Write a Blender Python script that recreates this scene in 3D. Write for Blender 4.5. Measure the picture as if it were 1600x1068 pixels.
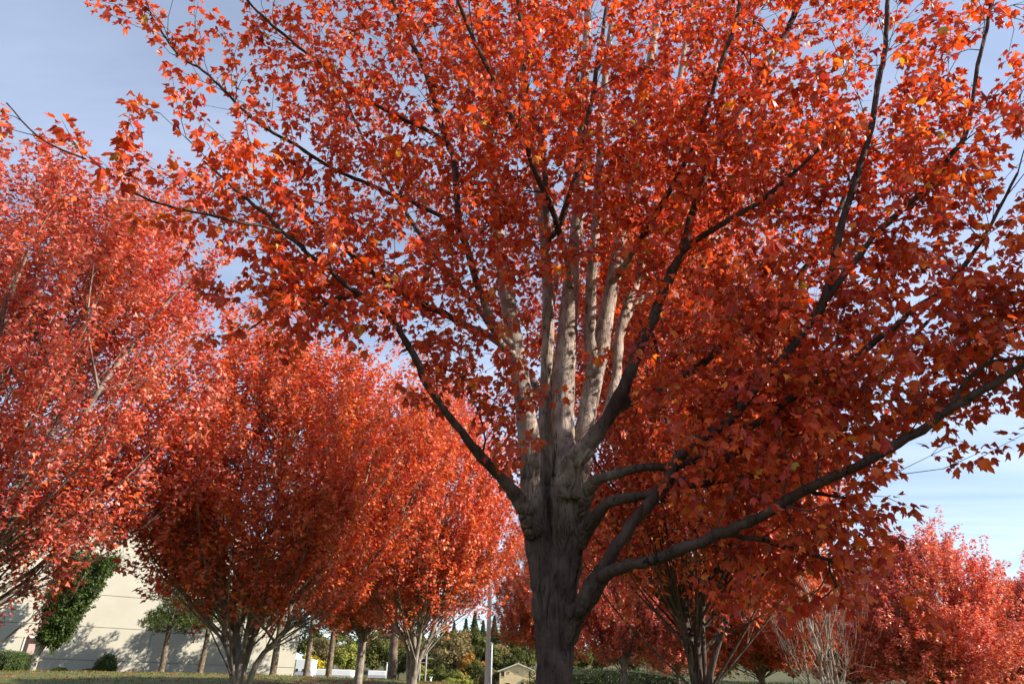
import bpy, bmesh, math, random
import numpy as np
from mathutils import Vector, Matrix

random.seed(11)
RNG = np.random.default_rng(11)
sc = bpy.context.scene
for o in list(bpy.data.objects):
    bpy.data.objects.remove(o)
COL = sc.collection

# ------------------------------------------------------------------ camera
PITCH = math.radians(27.0)
ROLL = math.radians(1.3)          # horizon falls slightly to the right
CAMZ = 1.6
FPX = 1067.0                      # focal length in pixels of the 1600 wide photograph
cam_d = bpy.data.cameras.new('camera')
cam_d.lens = 24.0; cam_d.sensor_width = 36.0
cam_d.clip_start = 0.05; cam_d.clip_end = 6000
cam = bpy.data.objects.new('camera', cam_d); COL.objects.link(cam)
cam.matrix_world = (Matrix.Translation((0, 0, CAMZ)) @ Matrix.Rotation(math.pi/2 + PITCH, 4, 'X')
                    @ Matrix.Rotation(ROLL, 4, 'Z'))
sc.camera = cam
CM = np.array(cam.matrix_world.to_3x3())
RIGHT, UP, FWD = CM[:, 0], CM[:, 1], -CM[:, 2]

# ------------------------------------------------------------------ sun, sky, exposure
SUN_AZ = math.radians(78)         # to the right of straight behind the camera
SUN_EL = math.radians(31)
sdir = np.array([math.sin(SUN_AZ)*math.cos(SUN_EL), -math.cos(SUN_AZ)*math.cos(SUN_EL), math.sin(SUN_EL)])
sun_d = bpy.data.lights.new('sun', 'SUN'); sun_d.energy = 5.0; sun_d.angle = math.radians(0.53)
sun_d.color = (1.0, 0.90, 0.76)
sun = bpy.data.objects.new('sun', sun_d); COL.objects.link(sun)
sun.rotation_euler = Vector(tuple(sdir)).to_track_quat('Z', 'Y').to_euler()
sun.location = (0, 0, 30)

world = bpy.data.worlds.new('World'); sc.world = world; world.use_nodes = True
wn, wl = world.node_tree.nodes, world.node_tree.links
wn.clear()
w_out = wn.new('ShaderNodeOutputWorld'); w_bg = wn.new('ShaderNodeBackground')
sky = wn.new('ShaderNodeTexSky'); sky.sky_type = 'NISHITA'; sky.sun_disc = False
sky.sun_elevation = SUN_EL; sky.sun_rotation = math.atan2(sdir[0], sdir[1])
sky.air_density = 1.0; sky.dust_density = 0.25; sky.ozone_density = 1.4
geo = wn.new('ShaderNodeTexCoord')
sep = wn.new('ShaderNodeSeparateXYZ'); wl.new(geo.outputs['Generated'], sep.inputs[0])
zc = wn.new('ShaderNodeMath'); zc.operation = 'MAXIMUM'; zc.inputs[1].default_value = 0.06
wl.new(sep.outputs['Z'], zc.inputs[0])
dx = wn.new('ShaderNodeMath'); dx.operation = 'DIVIDE'; wl.new(sep.outputs['X'], dx.inputs[0]); wl.new(zc.outputs[0], dx.inputs[1])
dy = wn.new('ShaderNodeMath'); dy.operation = 'DIVIDE'; wl.new(sep.outputs['Y'], dy.inputs[0]); wl.new(zc.outputs[0], dy.inputs[1])
comb = wn.new('ShaderNodeCombineXYZ'); wl.new(dx.outputs[0], comb.inputs[0]); wl.new(dy.outputs[0], comb.inputs[1])
mp = wn.new('ShaderNodeMapping'); mp.inputs['Rotation'].default_value = (0, 0, math.radians(24)); mp.inputs['Scale'].default_value = (0.28, 1.15, 1)
wl.new(comb.outputs[0], mp.inputs[0])
cn = wn.new('ShaderNodeTexNoise'); cn.inputs['Scale'].default_value = 1.1; cn.inputs['Detail'].default_value = 7; cn.inputs['Roughness'].default_value = 0.55; cn.inputs['Distortion'].default_value = 0.5
wl.new(mp.outputs[0], cn.inputs['Vector'])
cr = wn.new('ShaderNodeMapRange'); cr.inputs['From Min'].default_value = 0.30; cr.inputs['From Max'].default_value = 0.78
cr.inputs['To Min'].default_value = 0.08; cr.inputs['To Max'].default_value = 0.60
wl.new(cn.outputs['Fac'], cr.inputs['Value'])
cm = wn.new('ShaderNodeMixRGB'); cm.inputs['Color2'].default_value = (6.7, 7.4, 9.2, 1)
wl.new(cr.outputs[0], cm.inputs['Fac']); wl.new(sky.outputs[0], cm.inputs['Color1'])
wl.new(cm.outputs[0], w_bg.inputs['Color']); w_bg.inputs['Strength'].default_value = 0.088
wl.new(w_bg.outputs[0], w_out.inputs[0])

sc.view_settings.view_transform = 'Standard'; sc.view_settings.look = 'None'
sc.view_settings.exposure = 1.05; sc.view_settings.gamma = 1.0
sc.view_settings.use_curve_mapping = False
sc.render.engine = 'CYCLES'
sc.cycles.use_denoising = True
sc.cycles.max_bounces = 4; sc.cycles.diffuse_bounces = 2; sc.cycles.glossy_bounces = 2
sc.cycles.transmission_bounces = 4; sc.cycles.transparent_max_bounces = 4
sc.cycles.caustics_reflective = False; sc.cycles.caustics_refractive = False
sc.cycles.use_adaptive_sampling = True; sc.cycles.adaptive_threshold = 0.02

# ------------------------------------------------------------------ helpers
def ray(px, py):
    d = FWD + RIGHT*((px-800)/FPX) + UP*((534-py)/FPX)
    return d
def W(px, py, Y):
    """point seen at a pixel of the photograph, standing at forward distance Y"""
    d = ray(px, py)
    return np.array([0, 0, CAMZ]) + d*(Y/d[1])
def foot(px, Y, py=1060):
    p = W(px, py, Y); return p[0], Y
def proj(P):
    v = np.asarray(P, float) - np.array([0, 0, CAMZ])
    z = v@FWD
    return 800 + FPX*(v@RIGHT)/z, 534 - FPX*(v@UP)/z, z
def sstep(t):
    t = np.clip(t, 0, 1); return t*t*(3-2*t)
def ground_z(x, y):
    x = np.asarray(x, float); y = np.asarray(y, float)
    a = sstep((y-8)/24)*sstep((14-x)/20)*(1-sstep((y-58)/50))
    w = 0.05*np.sin(x*0.31+y*0.17)+0.04*np.sin(x*0.13-y*0.23+1.3)
    far = 0.75*sstep((y-9)/15)*sstep((x+2)/12)*(1-sstep((y-60)/40))
    return 1.95*a + far + w*sstep((y-4)/10)*(1-sstep((y-58)/50))
def unit(v):
    v = np.asarray(v, float)
    return v/np.maximum(np.linalg.norm(v, axis=-1, keepdims=True), 1e-9)

def raw_mesh(name, V, F, mat=None, tint=None, smooth=False):
    """V (n,3); F (m,3) or (m,4) or list of arrays"""
    me = bpy.data.meshes.new(name)
    if not isinstance(F, list): F = [F]
    F = [np.asarray(f, np.int32) for f in F if len(f)]
    V = np.asarray(V, np.float32)
    me.vertices.add(len(V)); me.vertices.foreach_set('co', V.ravel())
    nl = sum(f.size for f in F); nf = sum(len(f) for f in F)
    me.loops.add(nl); me.polygons.add(nf)
    me.loops.foreach_set('vertex_index', np.concatenate([f.ravel() for f in F]))
    tot = np.concatenate([np.full(len(f), f.shape[1], np.int32) for f in F])
    st = np.concatenate([[0], np.cumsum(tot)[:-1]]).astype(np.int32)
    me.polygons.foreach_set('loop_start', st)
    me.polygons.foreach_set('loop_total', tot)
    me.polygons.foreach_set('use_smooth', np.full(nf, bool(smooth)))
    if tint is not None:
        a = me.attributes.new('tint', 'FLOAT_COLOR', 'POINT')
        c = np.ones((len(V), 4), np.float32); c[:, :3] = tint
        a.data.foreach_set('color', c.ravel())
    me.update(calc_edges=True); me.validate()
    if mat: me.materials.append(mat)
    return me
def add_obj(name, me, parent=None, kind=None):
    o = bpy.data.objects.new(name, me); COL.objects.link(o)
    if parent: o.parent = parent
    if kind: o['kind'] = kind
    return o
def thing(name, label, cat, loc=(0, 0, 0), rz=0.0, group=None):
    o = bpy.data.objects.new(name, None); COL.objects.link(o)
    o.empty_display_size = 0.3
    o.location = tuple(float(v) for v in loc); o.rotation_euler = (0, 0, rz)
    tag(o, label, cat, group)
    return o
def tag(o, label, cat, group=None):
    o['label'] = label; o['category'] = cat
    if group: o['group'] = group
    return o

# simple mesh collector ------------------------------------------------------
class MB:
    def __init__(s): s.v = []; s.f4 = []; s.f3 = []; s.n = 0
    def add(s, V, F):
        V = np.asarray(V, float); F = np.asarray(F, np.int64)
        (s.f4 if F.shape[1] == 4 else s.f3).append(F+s.n); s.v.append(V); s.n += len(V)
    def box(s, x0, y0, z0, x1, y1, z1, M=None):
        V = np.array([[x, y, z] for x in (x0, x1) for y in (y0, y1) for z in (z0, z1)], float)
        if M is not None: V = V@np.asarray(M)[:3, :3].T + np.asarray(M)[:3, 3]
        s.add(V, [[0, 1, 3, 2], [4, 6, 7, 5], [0, 4, 5, 1], [2, 3, 7, 6], [0, 2, 6, 4], [1, 5, 7, 3]])
        return s
    def tube(s, P, R, k=8, cap=True, jitter=0.0, seed=0):
        V, F, C = tube_arrays(P, R, k, jitter, seed)
        s.add(V, F)
        if cap:
            for ring, rev in ((list(range(k)), True), (list(range(len(V)-k, len(V))), False)):
                b = s.n-len(V)
                r = ring[::-1] if rev else ring
                s.f3.append(np.array([[r[0]+b, r[i]+b, r[i+1]+b] for i in range(1, k-1)]))
        return s
    def build(s, name, mat, parent=None, kind=None, smooth=False, bevel=0):
        F = []
        if s.f4: F.append(np.concatenate(s.f4))
        if s.f3: F.append(np.concatenate(s.f3))
        me = raw_mesh(name, np.concatenate(s.v), F, mat, smooth=smooth)
        o = add_obj(name, me, parent, kind)
        if bevel:
            m = o.modifiers.new('bevel', 'BEVEL'); m.width = bevel; m.segments = 2
        return o

def tube_arrays(P, R, k=8, jitter=0.0, seed=0):
    P = np.asarray(P, float); R = np.asarray(R, float); n = len(P)
    T = np.gradient(P, axis=0); T = unit(T)
    ref = np.array([1.0, 0, 0]) if abs(T[0][0]) < 0.8 else np.array([0, 1.0, 0])
    u = unit(np.cross(T[0], ref)); V = np.zeros((n, k, 3))
    ang = np.arange(k)*2*math.pi/k
    r = np.random.default_rng(seed)
    lob = 1+jitter*(np.sin(ang*2+r.uniform(0, 6))+0.7*np.sin(ang*3+r.uniform(0, 6)))
    for i in range(n):
        u = unit(u-T[i]*np.dot(u, T[i])); w = np.cross(T[i], u)
        rr = R[i]*lob*(1+jitter*0.6*r.uniform(-1, 1, k))
        V[i] = P[i]+(np.cos(ang)*rr)[:, None]*u+(np.sin(ang)*rr)[:, None]*w
    F = []
    i = np.arange(n-1)[:, None]; j = np.arange(k)[None]
    F = np.stack([i*k+j, i*k+(j+1) % k, (i+1)*k+(j+1) % k, (i+1)*k+j], -1).reshape(-1, 4)
    return V.reshape(-1, 3), F, None
def spline(P, n):
    """Catmull-Rom resampling of rows (any number of columns)"""
    P = np.asarray(P, float); m = len(P)
    Q = np.vstack([2*P[0]-P[1], P, 2*P[-1]-P[-2]])
    t = np.linspace(0, m-1-1e-9, n); i = t.astype(int); f = (t-i)[:, None]
    p0, p1, p2, p3 = Q[i], Q[i+1], Q[i+2], Q[i+3]
    return 0.5*((2*p1)+(-p0+p2)*f+(2*p0-5*p1+4*p2-p3)*f*f+(-p0+3*p1-3*p2+p3)*f**3)

# ------------------------------------------------------------------ materials
def new_mat(name):
    m = bpy.data.materials.new(name); m.use_nodes = True
    nt = m.node_tree; b = nt.nodes['Principled BSDF']
    return m, nt, b
def noise_mat(name, c1, c2, scale=5.0, rough=0.85, bump=0.0, stretch=(1, 1, 1), detail=6, lo=0.35, hi=0.65, c3=None, scale3=1.0, coords='Object', bscale=None, spec=0.3):
    m, nt, b = new_mat(name); N, L = nt.nodes, nt.links
    tc = N.new('ShaderNodeTexCoord'); mp = N.new('ShaderNodeMapping'); mp.inputs['Scale'].default_value = stretch
    L.new(tc.outputs[coords], mp.inputs[0])
    n = N.new('ShaderNodeTexNoise'); n.inputs['Scale'].default_value = scale; n.inputs['Detail'].default_value = detail; n.inputs['Roughness'].default_value = 0.62
    L.new(mp.outputs[0], n.inputs['Vector'])
    r = N.new('ShaderNodeMapRange'); r.inputs['From Min'].default_value = lo; r.inputs['From Max'].default_value = hi
    L.new(n.outputs['Fac'], r.inputs['Value'])
    mx = N.new('ShaderNodeMixRGB'); mx.inputs['Color1'].default_value = (*c1, 1); mx.inputs['Color2'].default_value = (*c2, 1)
    L.new(r.outputs[0], mx.inputs['Fac']); out = mx.outputs[0]
    if c3:
        n3 = N.new('ShaderNodeTexNoise'); n3.inputs['Scale'].default_value = scale3; n3.inputs['Detail'].default_value = 4
        L.new(tc.outputs[coords], n3.inputs['Vector'])
        r3 = N.new('ShaderNodeMapRange'); r3.inputs['From Min'].default_value = 0.52; r3.inputs['From Max'].default_value = 0.68
        L.new(n3.outputs['Fac'], r3.inputs['Value'])
        m3 = N.new('ShaderNodeMixRGB'); m3.inputs['Color2'].default_value = (*c3, 1)
        L.new(r3.outputs[0], m3.inputs['Fac']); L.new(out, m3.inputs['Color1']); out = m3.outputs[0]
    L.new(out, b.inputs['Base Color']); b.inputs['Roughness'].default_value = rough
    b.inputs['Specular IOR Level'].default_value = spec
    if bump:
        bp = N.new('ShaderNodeBump'); bp.inputs['Strength'].default_value = bump; bp.inputs['Distance'].default_value = 0.02
        src = n
        if bscale:
            src = N.new('ShaderNodeTexNoise'); src.inputs['Scale'].default_value = bscale; src.inputs['Detail'].default_value = 8
            L.new(mp.outputs[0], src.inputs['Vector'])
        L.new(src.outputs['Fac'], bp.inputs['Height']); L.new(bp.outputs[0], b.inputs['Normal'])
    return m
def bark_mat(name, base, pale, dark, scale=7.0, bump=0.9, crack=True):
    m, nt, b = new_mat(name); N, L = nt.nodes, nt.links
    tc = N.new('ShaderNodeTexCoord'); mp = N.new('ShaderNodeMapping'); mp.inputs['Scale'].default_value = (1, 1, 0.22)
    L.new(tc.outputs['Object'], mp.inputs[0])
    n1 = N.new('ShaderNodeTexNoise'); n1.inputs['Scale'].default_value = scale*3; n1.inputs['Detail'].default_value = 8; n1.inputs['Roughness'].default_value = 0.65
    L.new(mp.outputs[0], n1.inputs['Vector'])
    n2 = N.new('ShaderNodeTexNoise'); n2.inputs['Scale'].default_value = scale; n2.inputs['Detail'].default_value = 5
    L.new(tc.outputs['Object'], n2.inputs['Vector'])
    r2 = N.new('ShaderNodeMapRange'); r2.inputs['From Min'].default_value = 0.42; r2.inputs['From Max'].default_value = 0.62
    L.new(n2.outputs['Fac'], r2.inputs['Value'])
    a = N.new('ShaderNodeMixRGB'); a.inputs['Color1'].default_value = (*base, 1); a.inputs['Color2'].default_value = (*pale, 1)
    L.new(r2.outputs[0], a.inputs['Fac'])
    r1 = N.new('ShaderNodeMapRange'); r1.inputs['From Min'].default_value = 0.50; r1.inputs['From Max'].default_value = 0.30
    r1.inputs['To Max'].default_value = 0.8
    L.new(n1.outputs['Fac'], r1.inputs['Value'])
    c = N.new('ShaderNodeMixRGB'); c.inputs['Color2'].default_value = (*dark, 1)
    L.new(a.outputs[0], c.inputs['Color1']); L.new(r1.outputs[0], c.inputs['Fac'])
    out = c.outputs[0]
    # lichen speckle
    v = N.new('ShaderNodeTexNoise'); v.inputs['Scale'].default_value = scale*14; v.inputs['Detail'].default_value = 3
    L.new(tc.outputs['Object'], v.inputs['Vector'])
    rv = N.new('ShaderNodeMapRange'); rv.inputs['From Min'].default_value = 0.60; rv.inputs['From Max'].default_value = 0.70; rv.inputs['To Max'].default_value = 0.55
    L.new(v.outputs['Fac'], rv.inputs['Value'])
    d = N.new('ShaderNodeMixRGB'); d.inputs['Color2'].default_value = (min(1, pale[0]*1.35), min(1, pale[1]*1.38), min(1, pale[2]*1.3), 1)
    L.new(out, d.inputs['Color1']); L.new(rv.outputs[0], d.inputs['Fac']); out = d.outputs[0]
    h = n1.outputs['Fac']
    if crack:
        mp2 = N.new('ShaderNodeMapping'); mp2.inputs['Scale'].default_value = (1, 1, 0.16); L.new(tc.outputs['Object'], mp2.inputs[0])
        n4 = N.new('ShaderNodeTexNoise'); n4.inputs['Scale'].default_value = 9; n4.inputs['Detail'].default_value = 5; n4.inputs['Distortion'].default_value = 0.4
        L.new(mp2.outputs[0], n4.inputs['Vector'])
        ab = N.new('ShaderNodeMath'); ab.operation = 'SUBTRACT'; ab.inputs[1].default_value = 0.5; L.new(n4.outputs['Fac'], ab.inputs[0])
        ab2 = N.new('ShaderNodeMath'); ab2.operation = 'ABSOLUTE'; L.new(ab.outputs[0], ab2.inputs[0])
        r4 = N.new('ShaderNodeMapRange'); r4.inputs['From Min'].default_value = 0.012; r4.inputs['From Max'].default_value = 0.003; r4.inputs['To Max'].default_value = 0.7
        L.new(ab2.outputs[0], r4.inputs['Value'])
        e = N.new('ShaderNodeMixRGB'); e.inputs['Color2'].default_value = (dark[0]*0.4, dark[1]*0.4, dark[2]*0.4, 1)
        L.new(out, e.inputs['Color1']); L.new(r4.outputs[0], e.inputs['Fac']); out = e.outputs[0]
        mp3 = N.new('ShaderNodeMapping'); mp3.inputs['Scale'].default_value = (1, 1, 0.20); mp3.inputs['Location'].default_value = (3.3, 1.7, 0.4); L.new(tc.outputs['Object'], mp3.inputs[0])
        n5 = N.new('ShaderNodeTexNoise'); n5.inputs['Scale'].default_value = 6.5; n5.inputs['Detail'].default_value = 4; n5.inputs['Roughness'].default_value = 0.6
        L.new(mp3.outputs[0], n5.inputs['Vector'])
        r5 = N.new('ShaderNodeMapRange'); r5.inputs['From Min'].default_value = 0.645; r5.inputs['From Max'].default_value = 0.665; r5.inputs['To Max'].default_value = 0.93
        L.new(n5.outputs['Fac'], r5.inputs['Value'])
        e5 = N.new('ShaderNodeMixRGB'); e5.inputs['Color2'].default_value = (0.012, 0.010, 0.009, 1)
        L.new(out, e5.inputs['Color1']); L.new(r5.outputs[0], e5.inputs['Fac']); out = e5.outputs[0]
    L.new(out, b.inputs['Base Color']); b.inputs['Roughness'].default_value = 0.9; b.inputs['Specular IOR Level'].default_value = 0.2
    bp = N.new('ShaderNodeBump'); bp.inputs['Strength'].default_value = bump; bp.inputs['Distance'].default_value = 0.025
    L.new(h, bp.inputs['Height']); L.new(bp.outputs[0], b.inputs['Normal'])
    return m
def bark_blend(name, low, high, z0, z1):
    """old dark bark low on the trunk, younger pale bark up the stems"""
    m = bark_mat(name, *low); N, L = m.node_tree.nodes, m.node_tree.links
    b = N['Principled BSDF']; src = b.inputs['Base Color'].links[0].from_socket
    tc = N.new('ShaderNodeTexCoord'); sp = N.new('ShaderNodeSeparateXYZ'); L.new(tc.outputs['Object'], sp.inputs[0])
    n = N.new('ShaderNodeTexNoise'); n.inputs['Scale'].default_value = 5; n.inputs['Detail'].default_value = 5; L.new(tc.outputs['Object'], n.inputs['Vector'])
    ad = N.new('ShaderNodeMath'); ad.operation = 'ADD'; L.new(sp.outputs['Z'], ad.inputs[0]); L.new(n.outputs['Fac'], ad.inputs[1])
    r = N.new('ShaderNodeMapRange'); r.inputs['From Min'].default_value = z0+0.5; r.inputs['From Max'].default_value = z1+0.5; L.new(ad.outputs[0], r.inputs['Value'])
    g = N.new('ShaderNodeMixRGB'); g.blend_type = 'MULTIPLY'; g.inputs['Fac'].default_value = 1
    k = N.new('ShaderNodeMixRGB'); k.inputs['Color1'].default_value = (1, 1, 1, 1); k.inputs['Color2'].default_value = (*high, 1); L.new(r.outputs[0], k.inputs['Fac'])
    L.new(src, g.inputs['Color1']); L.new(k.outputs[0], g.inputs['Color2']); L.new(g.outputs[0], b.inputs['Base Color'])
    # limbs carry an attribute: 0 where they leave the trunk, 1 farther out, where their shade is painted in darker
    at = N.new('ShaderNodeAttribute'); at.attribute_name = 'limb_shade'
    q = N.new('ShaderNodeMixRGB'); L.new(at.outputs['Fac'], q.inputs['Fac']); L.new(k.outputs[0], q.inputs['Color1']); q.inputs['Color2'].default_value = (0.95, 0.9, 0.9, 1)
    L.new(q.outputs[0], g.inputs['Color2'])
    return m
def leaf_mat(name, under=(0.55, 0.25, 0.20), undermix=0.5, trans=0.42, rough=0.42, spec=0.5, tsat=(1.25, 1.0, 0.6)):
    """two sided leaf: the tint attribute is the upper face's colour, the underside is paler, light passes through"""
    m = bpy.data.materials.new(name); m.use_nodes = True
    N, L = m.node_tree.nodes, m.node_tree.links
    b = N['Principled BSDF']; out = N['Material Output']
    at = N.new('ShaderNodeAttribute'); at.attribute_name = 'tint'
    ge = N.new('ShaderNodeNewGeometry')
    k = N.new('ShaderNodeMath'); k.operation = 'MULTIPLY'; k.inputs[1].default_value = undermix; L.new(ge.outputs['Backfacing'], k.inputs[0])
    mx = N.new('ShaderNodeMixRGB'); mx.inputs['Color2'].default_value = (*under, 1)
    L.new(k.outputs[0], mx.inputs['Fac']); L.new(at.outputs['Color'], mx.inputs['Color1'])
    L.new(mx.outputs[0], b.inputs['Base Color']); b.inputs['Roughness'].default_value = rough
    b.inputs['Specular IOR Level'].default_value = spec
    tr = N.new('ShaderNodeBsdfTranslucent')
    mu = N.new('ShaderNodeMixRGB'); mu.blend_type = 'MULTIPLY'; mu.inputs['Fac'].default_value = 1; mu.inputs['Color2'].default_value = (*tsat, 1)
    L.new(at.outputs['Color'], mu.inputs['Color1']); L.new(mu.outputs[0], tr.inputs['Color'])
    ms = N.new('ShaderNodeMixShader'); ms.inputs[0].default_value = trans
    L.new(b.outputs[0], ms.inputs[1]); L.new(tr.outputs[0], ms.inputs[2]); L.new(ms.outputs[0], out.inputs['Surface'])
    return m

M = {}
M['bark'] = bark_mat('maple_bark', (0.085, 0.060, 0.050), (0.135, 0.103, 0.088), (0.024, 0.017, 0.015))
M['bark_stem'] = bark_blend('maple_stem_bark', ((0.064, 0.042, 0.035), (0.104, 0.073, 0.062), (0.019, 0.013, 0.012)), (4.3, 5.0, 5.1), 2.65, 3.5)  # dark low part also holds the trunk's painted shade
M['bark_upper'] = bark_mat('young_maple_bark', (0.27, 0.24, 0.20), (0.40, 0.37, 0.315), (0.08, 0.065, 0.055))
M['bark_bg'] = bark_mat('grey_maple_bark', (0.17, 0.145, 0.122), (0.31, 0.285, 0.245), (0.06, 0.047, 0.04), scale=4, crack=False)
M['bark_pale'] = bark_mat('bleached_bark', (0.23, 0.20, 0.165), (0.36, 0.33, 0.28), (0.08, 0.065, 0.05), scale=4, crack=False)
M['twig'] = noise_mat('twig_bark', (0.05, 0.036, 0.03), (0.10, 0.075, 0.06), 9, 0.9)
M['twig_bg'] = noise_mat('grey_twig_bark', (0.17, 0.13, 0.105), (0.26, 0.215, 0.18), 9, 0.9)
M['leaf_main'] = leaf_mat('red_maple_leaf', under=(0.62, 0.24, 0.16), undermix=0.30, trans=0.44, rough=0.44, spec=0.4)
M['leaf_bg'] = leaf_mat('crimson_maple_leaf', under=(0.74, 0.38, 0.31), undermix=0.6, trans=0.34, rough=0.42, spec=0.5)
M['leaf_green'] = leaf_mat('green_leaf', under=(0.16, 0.20, 0.07), undermix=0.4, trans=0.35, rough=0.5, spec=0.35, tsat=(1.1, 1.2, 0.4))
M['needle'] = leaf_mat('pine_needle', under=(0.09, 0.12, 0.04), undermix=0.3, trans=0.2, rough=0.5, spec=0.3, tsat=(1.1, 1.1, 0.5))
M['far_leaf'] = leaf_mat('far_foliage', under=(0.2, 0.2, 0.1), undermix=0.2, trans=0.3, rough=0.7, spec=0.1, tsat=(1.1, 1.1, 0.6))
M['bark_pine'] = bark_mat('pine_bark', (0.115, 0.080, 0.056), (0.21, 0.17, 0.12), (0.03, 0.02, 0.015), scale=5, bump=0.9)
M['grass'] = noise_mat('lawn', (0.045, 0.062, 0.014), (0.12, 0.115, 0.03), 2.2, 0.95, bump=0.6, c3=(0.15, 0.095, 0.04), scale3=0.7)
M['blade'] = noise_mat('grass_blade', (0.06, 0.095, 0.018), (0.14, 0.15, 0.035), 1.1, 0.8)
M['wall'] = noise_mat('painted_concrete', (0.375, 0.36, 0.305), (0.41, 0.395, 0.335), 0.8, 0.85, bump=0.08, bscale=25)
M['wall_back'] = noise_mat('joint_sealant', (0.30, 0.28, 0.24), (0.36, 0.34, 0.29), 3, 0.9)
M['roof_metal'] = noise_mat('parapet_metal', (0.45, 0.44, 0.40), (0.52, 0.50, 0.46), 3, 0.5)

# ------------------------------------------------------------------ ground
def make_ground():
    xs = np.concatenate([-np.geomspace(3000, 62, 14), np.linspace(-60, 60, 81), np.geomspace(62, 3000, 14)])
    ys = np.concatenate([-np.geomspace(800, 12, 10), np.linspace(-10, 110, 91), np.geomspace(113, 4000, 16)])
    X, Y = np.meshgrid(xs, ys, indexing='xy')
    Z = ground_z(X, Y)
    V = np.stack([X, Y, Z], -1).reshape(-1, 3)
    nx, ny = len(xs), len(ys)
    i = np.arange(ny-1)[:, None]*nx+np.arange(nx-1)[None]
    F = np.stack([i, i+1, i+nx+1, i+nx], -1).reshape(-1, 4)
    o = add_obj('ground', raw_mesh('ground', V, F, M['grass'], smooth=True), kind='structure')
    return o
make_ground()

# lawn blades where the mown bank shows along the bottom of the picture
def make_grass():
    n = 26000
    x = RNG.uniform(-30, 4, n); y = RNG.uniform(20, 50, n)
    z = ground_z(x, y)
    a = RNG.uniform(0, 2*math.pi, n); h = RNG.uniform(0.035, 0.085, n); w = RNG.uniform(0.010, 0.02, n)
    B = np.stack([x, y, z-0.005], -1); s = np.stack([np.cos(a), np.sin(a), 0*a], -1)*w[:, None]
    lean = np.stack([RNG.normal(0, 0.03, n), RNG.normal(0, 0.03, n), h], -1)
    V = np.stack([B-s, B+s, B+lean], 1).reshape(-1, 3)
    F = np.arange(3*n).reshape(-1, 3)
    o = add_obj('grass', raw_mesh('grass', V, F, M['blade']), kind='stuff')
    tag(o, 'short mown grass on the bank below the cream building', 'grass')
make_grass()
def make_litter():
    rng = np.random.default_rng(21); n = 9000
    c = np.array([(*foot(380, 14.0),), (*foot(560, 23.0),), (*foot(645, 18.5),), (0.45, 5.5), (*foot(-120, 10.5),)])
    k = rng.integers(0, len(c), n); p = c[k]+rng.normal(0, 2.6, (n, 2))
    m = n//3; p[:m, 0] = rng.uniform(-28, 4, m); p[:m, 1] = rng.uniform(20, 48, m)
    P = np.stack([p[:, 0], p[:, 1], ground_z(p[:, 0], p[:, 1])+rng.uniform(0.02, 0.07, n)], -1)
    a = rng.uniform(0, 6.28, n); D = np.stack([np.cos(a), np.sin(a), rng.normal(0, 0.3, n)], -1); N_ = unit(np.array([0, 0, 1.0])+rng.normal(0, 0.35, (n, 3)))
    V, F, C = leaf_arrays(P, D, N_, 0.085*rng.uniform(0.6, 1.2, n), LEAF_LO_V, LEAF_LO_F, palette(n, [(0.34, 0.06, 0.03), (0.42, 0.13, 0.05), (0.25, 0.12, 0.06)], (3, 2, 2), rng), rng)
    o = add_obj('fallen_leaves', raw_mesh('fallen_leaves', V, F, M['leaf_main'], tint=C), kind='stuff')
    tag(o, 'scattered fallen red and brown leaves on the lawn', 'leaves')
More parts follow.
